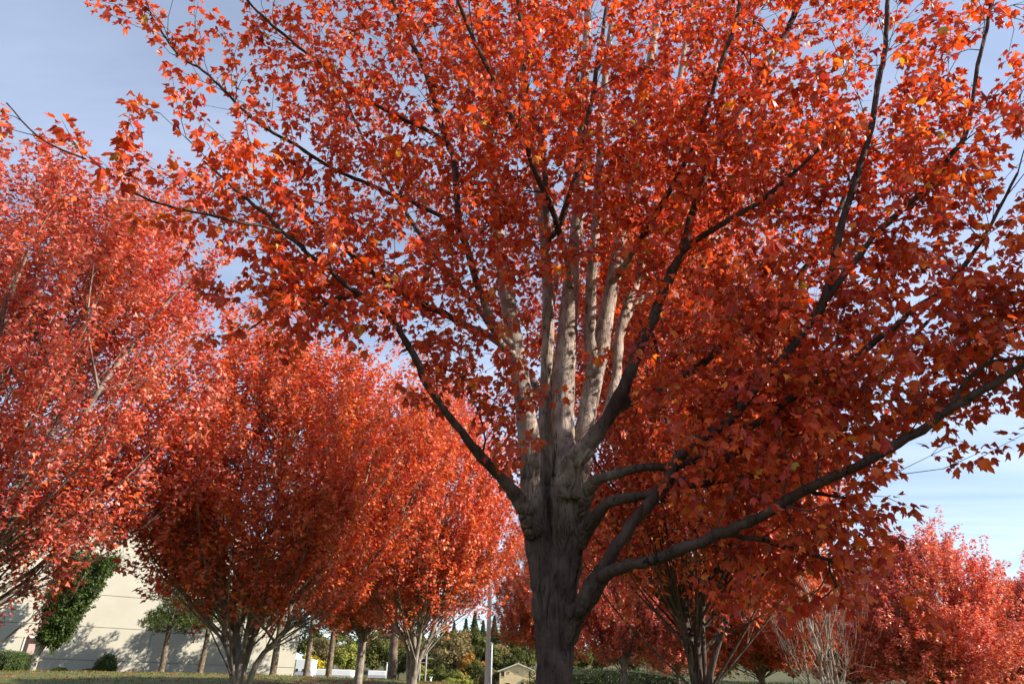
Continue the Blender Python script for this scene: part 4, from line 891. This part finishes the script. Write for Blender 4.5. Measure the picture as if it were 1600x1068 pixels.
for px, Y, k, sc_, rz, lab in [
    (248, 42.5, 0, 0.87, 0.0, 'leftmost green pine, dark trunk and flat bushy crown before the cream wall'),
    (308, 43.5, 1, 0.85, 0.8, 'second pine from the left before the cream wall, with a slim grey brown trunk'),
    (376, 45.5, 1, 1.05, 2.0, 'pine hidden behind the forked maple trunk before the cream wall'),
    (424, 46.0, 2, 1.0, 0.2, 'dark pine with pale mossy leaning trunk by the cream building corner'),
    (473, 52.0, 2, 1.05, 1.9, 'dark trunked pine just right of the white trailer'),
    (512, 55.0, 2, 1.1, 3.1, 'dark pine standing in front of the low white trailers'),
    (566, 47.0, 0, 1.25, 4.2, 'pine with moss streaked pale trunk beside the dark stemmed orange maple'),
    (612, 38.0, 1, 1.2, 5.1, 'pine with pale straight trunk left of the many stemmed maple')]:
    x, y = foot(px, Y)
    t = thing('pine_tree', lab, 'tree', (x, y, float(ground_z(x, y))), rz, 'pines along the warehouse wall'); t.scale = (sc_,)*3
    add_obj('trunk', PK[k][0], t); add_obj('crown', PK[k][1], t, kind='stuff')

# ------------------------------------------------------------------ clipped and columnar greenery
GREENS = [(0.035, 0.065, 0.012), (0.06, 0.10, 0.018), (0.10, 0.14, 0.025), (0.025, 0.045, 0.01)]
def leaf_cloud(name, P, N_, size, cols, wts, mat, seed, parent=None, droop=0.3):
    rng = np.random.default_rng(seed); n = len(P)
    D = unit(np.cross(N_, rng.normal(0, 1, (n, 3)))+np.array([0, 0, -droop])+N_*0.25)
    V, F, C = leaf_arrays(P, D, unit(N_+rng.normal(0, 0.35, (n, 3))), size*rng.uniform(0.6, 1.3, n), LEAF_OV_V, LEAF_OV_F, palette(n, cols, wts, rng, 0.2), rng)
    return add_obj(name, raw_mesh(name, V, F, mat, tint=C), parent, kind='stuff')
def make_hornbeam():
    rng = np.random.default_rng(5); Y = 40.0
    x, y = foot(45, Y); gz = float(ground_z(x, y))
    t = thing('hornbeam_tree', 'upright green hornbeam with pale forked stems beside the brown door', 'tree', (x, y, gz))
    H_ = W(90, 872, Y)[2]-gz
    sk = Skel(); b = sk.chain([(0, 0, -0.3), (0.02, 0, 0.5), (0.05, 0, 1.0)], [0.2, 0.16, 0.14]); mb = MB()
    mb.tube([(0, 0, -0.3), (0.02, 0, 0.5), (0.05, 0, 1.0)], [0.2, 0.16, 0.14], 9, cap=False, jitter=0.06)
    for q in range(7):
        a = q*0.9; tl = 0.10+0.05*q
        pts = spline([(0.05, 0, 0.7), (0.5+tl*math.cos(a)*1.2, tl*math.sin(a)*1.2, 2.2), (1.1+tl*math.cos(a)*3.2, tl*math.sin(a)*3.2, H_*0.85)], 12)
        r = np.linspace(0.085, 0.012, 12); mb.tube(pts, r, 7, cap=False, jitter=0.05, seed=q); sk.chain(pts[2:], r[2:], b[-1])
    add_obj('trunk', raw_mesh('hornbeam_trunk', np.concatenate(mb.v), np.concatenate(mb.f4), M['bark_pale'], smooth=True), t)
    A = []
    while len(A) < 1500:
        z = rng.uniform(0.22, 1.0); r = (0.5+1.25*(z-0.2))*math.sqrt(rng.uniform(0.1, 1)); a = rng.uniform(0, 6.28)
        A.append((0.25+1.1*z+r*math.cos(a), r*math.sin(a), z*H_))
    tips = sk.attach(np.array(A), up=1.2, plen=0.05, rng=rng); sk.radii()
    LP, LD, LN, segs = shoots(sk, tips, rng, length=(0.25, 0.6), upb=0.9, step=0.06, droop=0.3)
    add_obj('twigs', twig_mesh(sk, segs, 'hornbeam_twigs', M['twig_bg']), t, kind='stuff')
    n = len(LP)
    V, F, C = leaf_arrays(LP, LD, LN, 0.16*rng.uniform(0.6, 1.2, n), LEAF_OV_V, LEAF_OV_F, palette(n, GREENS, (4, 4, 1.4, 2), rng), rng)
    add_obj('crown', raw_mesh('hornbeam_leaves', V, F, M['leaf_green'], tint=C), t, kind='stuff')
make_hornbeam()
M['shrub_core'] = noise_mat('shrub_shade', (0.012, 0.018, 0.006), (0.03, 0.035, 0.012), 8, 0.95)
def shrub(name, label, cat, px, Y, sx, sy, sz, n, box=False, seed=1, leaf=0.07, group=None, cols=GREENS):
    rng = np.random.default_rng(seed); x, y = foot(px, Y); gz = float(ground_z(x, y))
    t = thing(name, label, cat, (x, y, gz), 0, group)
    q = unit(rng.normal(0, 1, (n, 3)))
    if box:
        q = q/np.max(np.abs(q), 1, keepdims=True)*0.93+unit(q)*0.05
    q[:, 2] = np.abs(q[:, 2])*1.0 if not box else q[:, 2]
    rr = 1+0.08*np.sin(q[:, 0]*7+seed)*np.sin(q[:, 1]*6)+rng.normal(0, 0.05, n)
    P = q*rr[:, None]*np.array([sx, sy, sz]); 
    if box: P[:, 2] += sz
    leaf_cloud('foliage', P, unit(q), leaf, cols, (3, 4, 2, 1.5), M['leaf_green'], seed, t)
    # dark solid core, painted as the shade inside the leaves
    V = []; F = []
    me = bpy.data.meshes.new('shade_core'); bm = bmesh.new()
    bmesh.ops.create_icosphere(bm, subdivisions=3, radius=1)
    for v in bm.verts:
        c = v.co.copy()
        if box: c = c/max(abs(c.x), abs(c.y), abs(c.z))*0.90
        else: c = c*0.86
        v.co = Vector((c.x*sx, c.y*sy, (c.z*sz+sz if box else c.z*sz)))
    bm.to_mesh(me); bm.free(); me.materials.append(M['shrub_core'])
    add_obj('shade_core', me, t)
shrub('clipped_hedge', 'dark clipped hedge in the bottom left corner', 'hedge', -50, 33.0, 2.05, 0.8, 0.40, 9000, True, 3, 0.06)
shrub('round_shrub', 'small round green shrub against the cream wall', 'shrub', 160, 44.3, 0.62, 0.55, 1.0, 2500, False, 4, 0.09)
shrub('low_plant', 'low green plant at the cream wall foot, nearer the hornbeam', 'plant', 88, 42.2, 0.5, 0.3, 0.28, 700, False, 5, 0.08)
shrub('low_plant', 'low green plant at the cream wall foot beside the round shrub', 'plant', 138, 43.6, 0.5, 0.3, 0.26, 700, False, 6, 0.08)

# ------------------------------------------------------------------ lettered sign on the lawn
def flat_mat(name, c, rough=0.6):
    m, _, b = new_mat(name); b.inputs['Base Color'].default_value = (*c, 1); b.inputs['Roughness'].default_value = rough
    return m
def make_sign():
    Y = 30.0; x0 = W(385, 1066, Y)[0]; x1 = W(446, 1066, Y)[0]; x = (x0+x1)/2; w = x1-x0
    gz = float(ground_z(x, Y)); top = W(415, 1062.5, Y)[2]
    s = thing('lawn_sign', 'low grey sign with black square and bold black letters at the bottom edge', 'sign', (x, Y, gz), 0)
    h = 0.62; z1 = top-gz; z0 = z1-h
    g = noise_mat('sign_grey', (0.30, 0.30, 0.29), (0.36, 0.36, 0.35), 3, 0.6)
    bd = MB().box(-w/2, -0.05, z0, w/2, 0.05, z1).build('board', g, s, bevel=0.008)
    for sx in (-0.38, 0.38): MB().box(sx*w-0.05, -0.045, -0.5, sx*w+0.05, 0.045, z0).build('post', g, s)
    k = flat_mat('sign_black', (0.012, 0.012, 0.014), 0.5)
    MB().box(-w/2+0.03, -0.058, z0+0.2, -w/2+0.24, -0.051, z1-0.05).build('emblem', k, bd)
    cu = bpy.data.curves.new('lettering', 'FONT'); cu.body = 'ROMAC'; cu.size = 0.37; cu.extrude = 0.003; cu.offset = 0.012; cu.space_character = 1.06
    to = bpy.data.objects.new('tmp', cu); COL.objects.link(to)
    dg = bpy.context.evaluated_depsgraph_get(); me = bpy.data.meshes.new_from_object(to.evaluated_get(dg))
    bpy.data.objects.remove(to); me.name = 'lettering'; me.materials.clear(); me.materials.append(k)
    o = add_obj('lettering', me, bd); o.rotation_euler = (math.pi/2, 0, 0); o.location = (-w/2+0.30, -0.055, z1-0.34)
make_sign()

# ------------------------------------------------------------------ poles
M['pole'] = noise_mat('weathered_concrete_pole', (0.56, 0.53, 0.45), (0.64, 0.60, 0.52), 3, 0.8, stretch=(1, 1, 0.1))
M['galv'] = noise_mat('galvanised_steel', (0.42, 0.43, 0.44), (0.55, 0.56, 0.57), 4, 0.5)
def street_light():
    Y = 27.0; x, y = foot(761, Y); gz = float(ground_z(x, y)); H_ = W(765, 882, Y)[2]-gz
    t = thing('street_light', 'slim square concrete street light pole left of the big trunk', 'street light', (x, y, gz), math.radians(-38))
    mb = MB(); V = []
    a, b = 0.072, 0.05
    V = [(-a, -a, -0.5), (a, -a, -0.5), (a, a, -0.5), (-a, a, -0.5), (-b, -b, H_), (b, -b, H_), (b, b, H_), (-b, b, H_)]
    mb.add(V, [[0, 1, 5, 4], [1, 2, 6, 5], [2, 3, 7, 6], [3, 0, 4, 7], [4, 5, 6, 7], [3, 2, 1, 0]])
    mb.build('pole', M['pole'], t, bevel=0.012)
    MB().tube(spline([(0, 0, H_-0.05), (-0.25, 0.1, H_+0.1), (-0.7, 0.3, H_+0.14)], 8), [0.035]*8, 8).build('arm', M['galv'], t, smooth=True)
    hd = MB().box(-1.2, 0.18, H_+0.06, -0.66, 0.44, H_+0.18).build('lamp_head', M['galv'], t, bevel=0.03)
    MB().box(-1.15, 0.22, H_+0.045, -0.8, 0.40, H_+0.062).build('lens', flat_mat('lamp_lens', (0.6, 0.6, 0.55), 0.2), hd)
street_light()
def post(name, label, px, Y, top, r, mat, cross=False, group=None, cat='pole'):
    x, y = foot(px, Y); gz = float(ground_z(x, y)); h = W(px, top, Y)[2]-gz
    t = thing(name, label, cat, (x, y, gz), 0, group)
    MB().tube([(0, 0, -0.5), (0, 0, h*0.5), (0, 0, h)], [r, r*0.95, r*0.85], 8).build('shaft', mat, t, smooth=True)
    if cross: MB().box(-1.0, -0.06, h-0.9, 1.0, 0.06, h-0.75).build('crossarm', mat, t)
    else: MB().box(-r*1.3, -r*1.3, h, r*1.3, r*1.3, h+r*0.8).build('cap', mat, t)
post('steel_post', 'thin far steel pole just right of the street light pole', 767, 80, 1005, 0.10, M['galv'])
M['wood_pole'] = noise_mat('weathered_wood_pole', (0.24, 0.23, 0.21), (0.32, 0.31, 0.28), 3, 0.8, stretch=(1, 1, 0.1))
post('utility_pole', 'far pale utility pole beside the many stemmed maple', 664, 110, 1018, 0.14, M['wood_pole'], True)
post('utility_pole', 'fainter utility pole left of the pale one, among the maple stems', 655, 130, 1026, 0.13, M['wood_pole'], True)
post('white_post', 'short white post at the bottom edge right of the maple stems', 673, 60, 1058, 0.09, flat_mat('white_post_paint', (0.75, 0.75, 0.72)))
post('white_post', 'white marker post on the lawn edge by the pale pine trunk', 603, 70, 1035, 0.07, flat_mat('marker_white', (0.75, 0.75, 0.72)))

# ------------------------------------------------------------------ white trailers beyond the lawn
M['white_paint'] = noise_mat('white_vehicle_paint', (0.74, 0.75, 0.76), (0.80, 0.80, 0.80), 1.5, 0.35)
M['dark_glass'] = flat_mat('dark_window', (0.03, 0.035, 0.05), 0.15)
M['grey_skirt'] = flat_mat('grey_skirt', (0.42, 0.45, 0.50), 0.5)
M['tyre'] = flat_mat('tyre', (0.02, 0.02, 0.02), 0.8)
def trailer(label, px0, px1, top, bottom, Y, wins, depth=2.5):
    a = W(px0, bottom, Y); b = W(px1, bottom, Y); zt = W((px0+px1)/2, top, Y)[2]; zb = a[2]
    w = b[0]-a[0]; h = zt-zb
    x = (a[0]+b[0])/2; gz = zb-0.45
    t = thing('white_trailer', label, 'trailer', (x, Y, gz), 0)
    MB().box(-w/2, 0, 0.45+h*0.28, w/2, depth, 0.45+h).build('body', M['white_paint'], t, bevel=0.06)
    MB().box(-w/2+0.02, 0.02, 0.45, w/2-0.02, depth-0.02, 0.45+h*0.28-0.003).build('skirt', M['grey_skirt'], t)
    for u0, u1 in wins:
        MB().box(-w/2+u0*w, -0.02, 0.45+h*0.30, -w/2+u1*w, 0.03, 0.45+h*0.44).build('window', M['dark_glass'], t)
    for u in (-0.32, 0.32):
        for yy in (0.12, depth-0.35):
            o = MB().tube([(0, 0, 0), (0, 0.22, 0)], [0.36, 0.36], 16).build('wheel', M['tyre'], t)
            o.location = (u*w, yy, 0.36)
trailer('white trailer with two small dark windows beside the cream building', 459, 485, 1029, 1056, 95, [(0.04, 0.2), (0.45, 0.9)])
trailer('long low white trailer between the pine trunks', 487, 548, 1045, 1058, 100, [])
trailer('low white trailer end right of the moss streaked pine', 574, 602, 1047, 1058, 104, [])

# ------------------------------------------------------------------ unfinished house
def make_house():
    Y = 160.0
    osb = noise_mat('sheathing_board', (0.58, 0.45, 0.26), (0.68, 0.54, 0.33), 0.8, 0.85, stretch=(1, 1, 1))
    trim = flat_mat('new_lumber', (0.66, 0.52, 0.26)); roofm = flat_mat('pale_roof_edge', (0.62, 0.58, 0.52)); hole = flat_mat('dark_opening', (0.03, 0.022, 0.015))
    xl = W(781, 1047, Y)[0]; xr = W(838, 1047, Y)[0]; xa = W(807, 1036, Y)[0]
    ze = W(781, 1048, Y)[2]; za = W(807, 1037, Y)[2]
    gz = float(ground_z(xa, Y)); h = ze-gz; w = (xr-xl)/2; xm = (xl+xr)/2; rise = za-ze
    t = thing('unfinished_house', 'far half built house sheathed in bare tan board left of the big trunk', 'house', (xm, Y, gz))
    mb = MB(); d = 10.0
    V = [(-w, 0, -0.5), (w, 0, -0.5), (w, 0, h), (0, 0, h+rise), (-w, 0, h), (-w, d, -0.5), (w, d, -0.5), (w, d, h), (0, d, h+rise), (-w, d, h)]
    mb.add(V, [[0, 1, 2, 4], [5, 9, 7, 6], [1, 6, 7, 2], [0, 4, 9, 5]]); mb.f3.append(np.array([[4, 2, 3], [9, 8, 7]]))
    mb.build('wall', osb, t)
    for s in (-1, 1):
        r = MB(); e = 0.45
        x2 = s*(w+e); z2 = h-rise*e/w
        q = np.array([(0, -e, h+rise+0.02), (x2, -e, z2+0.02), (x2, d+e, z2+0.02), (0, d+e, h+rise+0.02)]); q2 = q+np.array([0, 0, 0.22])
        r.add(np.vstack([q, q2]), [[0, 1, 2, 3], [4, 7, 6, 5], [0, 4, 5, 1], [2, 6, 7, 3], [1, 5, 6, 2], [0, 3, 7, 4]])
        r.build('roof', roofm, t)
    def win(px0, px1, py0, py1):
        a = W(px0, py0, Y); b = W(px1, py1, Y)
        o = MB().box(a[0]-xm, -0.04, b[2]-gz, b[0]-xm, 0.05, a[2]-gz).build('window', hole, t)
        f = MB(); k = 0.09; x0, x1, z0, z1 = a[0]-xm, b[0]-xm, b[2]-gz, a[2]-gz
        f.box(x0-k, -0.08, z0-k, x0, 0.0, z1+k); f.box(x1, -0.08, z0-k, x1+k, 0.0, z1+k); f.box(x0, -0.08, z1, x1, 0.0, z1+k); f.box(x0, -0.08, z0-k, x1, 0.0, z0)
        f.build('frame', trim, o)
    for q in [(783, 788, 1048, 1056), (794, 796, 1048.5, 1051), (807, 809, 1048.5, 1051), (826, 829, 1048, 1059), (790, 796.5, 1066, 1074), (814, 818, 1065, 1076)]: win(*q)
    a = W(819, 1061, Y); MB().box(a[0]-xm, -1.4, a[2]-gz-0.3, w+0.3, -0.06, a[2]-gz+0.25).build('porch_beam', trim, t)
    for u in (a[0]-xm+0.1, w): MB().box(u-0.1, -1.3, -0.5, u+0.1, -1.1, a[2]-gz-0.3).build('porch_post', trim, t)
    MB().box(-w-0.02, -0.07, -0.5, -w+0.18, 0.0, h-0.05).build('corner_board', trim, t)
make_house()

# ------------------------------------------------------------------ wooded hill behind
def hill_z(x, y):
    return 17*sstep((y-165)/170)*(0.75+0.25*np.sin(x*0.012+0.8))+ground_z(x, y)
def make_hill():
    xs = np.linspace(-420, 460, 60); ys = np.linspace(150, 620, 34)
    X, Y = np.meshgrid(xs, ys); Z = hill_z(X, Y)-0.25+0.3*(Y > 170)
    V = np.stack([X, Y, Z], -1).reshape(-1, 3); nx = len(xs)
    i = np.arange(len(ys)-1)[:, None]*nx+np.arange(nx-1)[None]
    add_obj('hill', raw_mesh('hill', V, np.stack([i, i+1, i+nx+1, i+nx], -1).reshape(-1, 4), noise_mat('hill_scrub', (0.045, 0.055, 0.02), (0.10, 0.09, 0.04), 0.08, 0.95), smooth=True), kind='structure')
make_hill()
def far_tree(seed, cols, wts, fir=False, n=3200, h=11.0, r=4.2):
    rng = np.random.default_rng(seed)
    mb = MB().tube([(0, 0, -0.5), (0.1, 0, h*0.4), (0.1, 0.05, h*0.9)], [0.22, 0.15, 0.03], 7, cap=False)
    if not fir:
        for q in range(7):
            a = q*0.9; mb.tube(spline([(0.05, 0, h*0.22), (math.cos(a)*r*0.3, math.sin(a)*r*0.3, h*0.45), (math.cos(a)*r*0.65, math.sin(a)*r*0.65, h*0.75)], 6), np.linspace(0.1, 0.02, 6), 5, cap=False)
    tr = raw_mesh('far_trunk', np.concatenate(mb.v), np.concatenate(mb.f4), M['bark_bg'], smooth=True)
    if fir:
        z = rng.uniform(0.1, 1, n)**0.85; tier = np.floor(z*13)/13; f = (z-tier)*13
        rad = r*(1-tier)*(1-0.45*f)*np.sqrt(rng.uniform(0.15, 1, n)); a = rng.uniform(0, 6.28, n)
        rad *= 0.8+0.3*np.sin(a*5+tier*40)
        P = np.stack([rad*np.cos(a), rad*np.sin(a), z*h], -1); N_ = unit(np.stack([np.cos(a), np.sin(a), 0.8+0*a], -1))
    else:
        c = []; 
        for q in range(34):
            d = unit(rng.normal(0, 1, 3)); c.append(d*np.array([r, r, h*0.34])*rng.uniform(0.45, 0.92)+np.array([0, 0, h*0.62]))
        c = np.array(c); k = rng.integers(0, len(c), n); q = unit(rng.normal(0, 1, (n, 3)))*rng.uniform(0.3, 1, (n, 1))**0.5
        P = c[k]+q*np.array([1.25, 1.25, 0.95])*r*0.28; N_ = unit(q+np.array([0, 0, 0.3]))
    n = len(P); D = unit(np.cross(N_, rng.normal(0, 1, (n, 3)))+np.array([0, 0, -0.3]))
    V, F, C = leaf_arrays(P, D, N_, 0.62*rng.uniform(0.5, 1.2, n), LEAF_LO_V, LEAF_LO_F, palette(n, cols, wts, rng, 0.22), rng)
    return tr, raw_mesh('far_leaves', V, F, M['far_leaf'], tint=C)
FK = {
 'olive': far_tree(1, [(0.10, 0.11, 0.03), (0.15, 0.15, 0.045), (0.07, 0.085, 0.025)], (3, 2, 2)),
 'tan': far_tree(2, [(0.24, 0.17, 0.075), (0.18, 0.13, 0.06), (0.20, 0.18, 0.08)], (3, 2, 2)),
 'orange': far_tree(3, [(0.36, 0.15, 0.03), (0.28, 0.13, 0.035), (0.30, 0.20, 0.05)], (3, 2, 2)),
 'yellow': far_tree(4, [(0.32, 0.30, 0.06), (0.24, 0.26, 0.06), (0.20, 0.22, 0.05)], (3, 3, 2)),
 'gold': far_tree(9, [(0.52, 0.40, 0.03), (0.42, 0.33, 0.03), (0.28, 0.26, 0.05)], (3, 3, 1)),
 'fir': far_tree(5, [(0.04, 0.065, 0.03), (0.06, 0.09, 0.038), (0.028, 0.048, 0.022)], (3, 2, 2), fir=True, n=5200, h=12.5, r=4.4),
}
FL = {'olive': ('broadleaf_tree', 'olive green tree in the far hillside wood'), 'tan': ('broadleaf_tree', 'tan autumn tree in the far hillside wood'),
      'orange': ('broadleaf_tree', 'small orange tree in the far hillside wood'), 'yellow': ('broadleaf_tree', 'pale yellow green tree at the far hill foot'), 'fir': ('fir_tree', 'dark fir standing in the far hillside wood'),
      'gold': ('broadleaf_tree', 'golden yellow tree')}
def fartree(kind, px, Y, s=1.0, label=None, base=None):
    x, y = foot(px, Y); z = float(hill_z(x, y)) if Y > 150 else float(ground_z(x, y))
    nm, lab = FL[kind]
    t = thing(nm, label or lab, 'tree', (x, y, z-0.1), random.uniform(0, 6.28), None if label else lab.replace('tree', 'trees', 1).replace('dark fir', 'dark firs'))
    t.scale = (s*random.uniform(0.92, 1.1), s*random.uniform(0.92, 1.1), s)
    add_obj('trunk', FK[kind][0], t); add_obj('crown', FK[kind][1], t, kind='stuff')
fartree('orange', 733, 185, 0.85, 'small orange tree on the far hillside left of the street light pole')
fartree('tan', 702, 190, 1.25, 'rounded tan autumn tree on the far hillside left of the street light pole')
fartree('yellow', 722, 132, 0.42, 'low yellow green bush at the far hill foot left of the street light pole')
fartree('yellow', 700, 128, 0.33, 'lowest pale bush at the far hill foot, left of the other yellow green bush')
fartree('gold', 474, 120, 0.62, 'golden yellow tree above the white trailer')
for px, Y, k, s in [(672, 200, 'olive', 1.1), (790, 240, 'olive', 1.2), (655, 215, 'tan', 1.0), (640, 235, 'olive', 1.2), (622, 205, 'olive', 1.1), (600, 240, 'tan', 1.2), (580, 215, 'olive', 1.2), (560, 240, 'olive', 1.1), (540, 200, 'yellow', 1.0), (520, 230, 'olive', 1.2), (500, 215, 'tan', 1.1), (480, 240, 'olive', 1.2), (662, 172, 'yellow', 0.6),
                    (724, 325, 'fir', 1.15), (738, 310, 'fir', 1.3), (752, 330, 'fir', 1.1), (705, 335, 'fir', 1.1), (690, 320, 'fir', 1.2), (770, 320, 'fir', 1.2), (786, 335, 'fir', 1.1), (672, 330, 'fir', 1.2), (800, 325, 'fir', 1.25), (815, 335, 'fir', 1.2), (650, 325, 'fir', 1.2), (630, 330, 'fir', 1.1), (610, 320, 'fir', 1.1), (585, 330, 'fir', 1.2), (560, 325, 'fir', 1.2),
                    (900, 210, 'olive', 1.1), (940, 220, 'tan', 1.1), (985, 215, 'olive', 1.2), (1030, 225, 'olive', 1.1), (1130, 210, 'olive', 1.1), (1180, 225, 'tan', 1.2), (1240, 215, 'olive', 1.1), (1300, 220, 'olive', 1.2), (1370, 215, 'tan', 1.1), (1440, 225, 'olive', 1.2), (1510, 215, 'olive', 1.1), (1580, 215, 'olive', 1.3), (1650, 220, 'olive', 1.3)]:
    fartree(k, px, Y, s)
for px, Y, k, s, lab in [
    (688, 240, 'olive', 1.2, 'olive tree on the far hillside just left of the rounded tan tree'),
    (716, 250, 'tan', 1.2, 'tan treetop rising behind the small orange tree on the far hillside'),
    (742, 255, 'olive', 1.15, 'olive treetop on the far hillside directly behind the small orange tree'),
    (757, 205, 'olive', 1.1, 'olive tree half hidden by the street light pole on the far hillside'),
    (778, 215, 'tan', 1.0, 'tan tree on the far hillside between street light pole and half built house'),
    (805, 200, 'olive', 0.95, 'olive tree right behind the ridge of the half built house'),
    (826, 230, 'olive', 1.1, 'olive tree against the left edge of the big trunk, behind the house'),
    (745, 175, 'olive', 0.7, 'low olive tree at the hill foot, right below the small orange tree'),
    (765, 168, 'tan', 0.62, 'low tan bushy tree beside the thin steel pole at the hill foot'),
    (690, 170, 'olive', 0.6, 'low olive tree under the rounded tan tree at the hill foot'),
    (715, 165, 'olive', 0.5, 'low olive tree just behind the yellow green bush at the hill foot')]:
    fartree(k, px, Y, s, lab)
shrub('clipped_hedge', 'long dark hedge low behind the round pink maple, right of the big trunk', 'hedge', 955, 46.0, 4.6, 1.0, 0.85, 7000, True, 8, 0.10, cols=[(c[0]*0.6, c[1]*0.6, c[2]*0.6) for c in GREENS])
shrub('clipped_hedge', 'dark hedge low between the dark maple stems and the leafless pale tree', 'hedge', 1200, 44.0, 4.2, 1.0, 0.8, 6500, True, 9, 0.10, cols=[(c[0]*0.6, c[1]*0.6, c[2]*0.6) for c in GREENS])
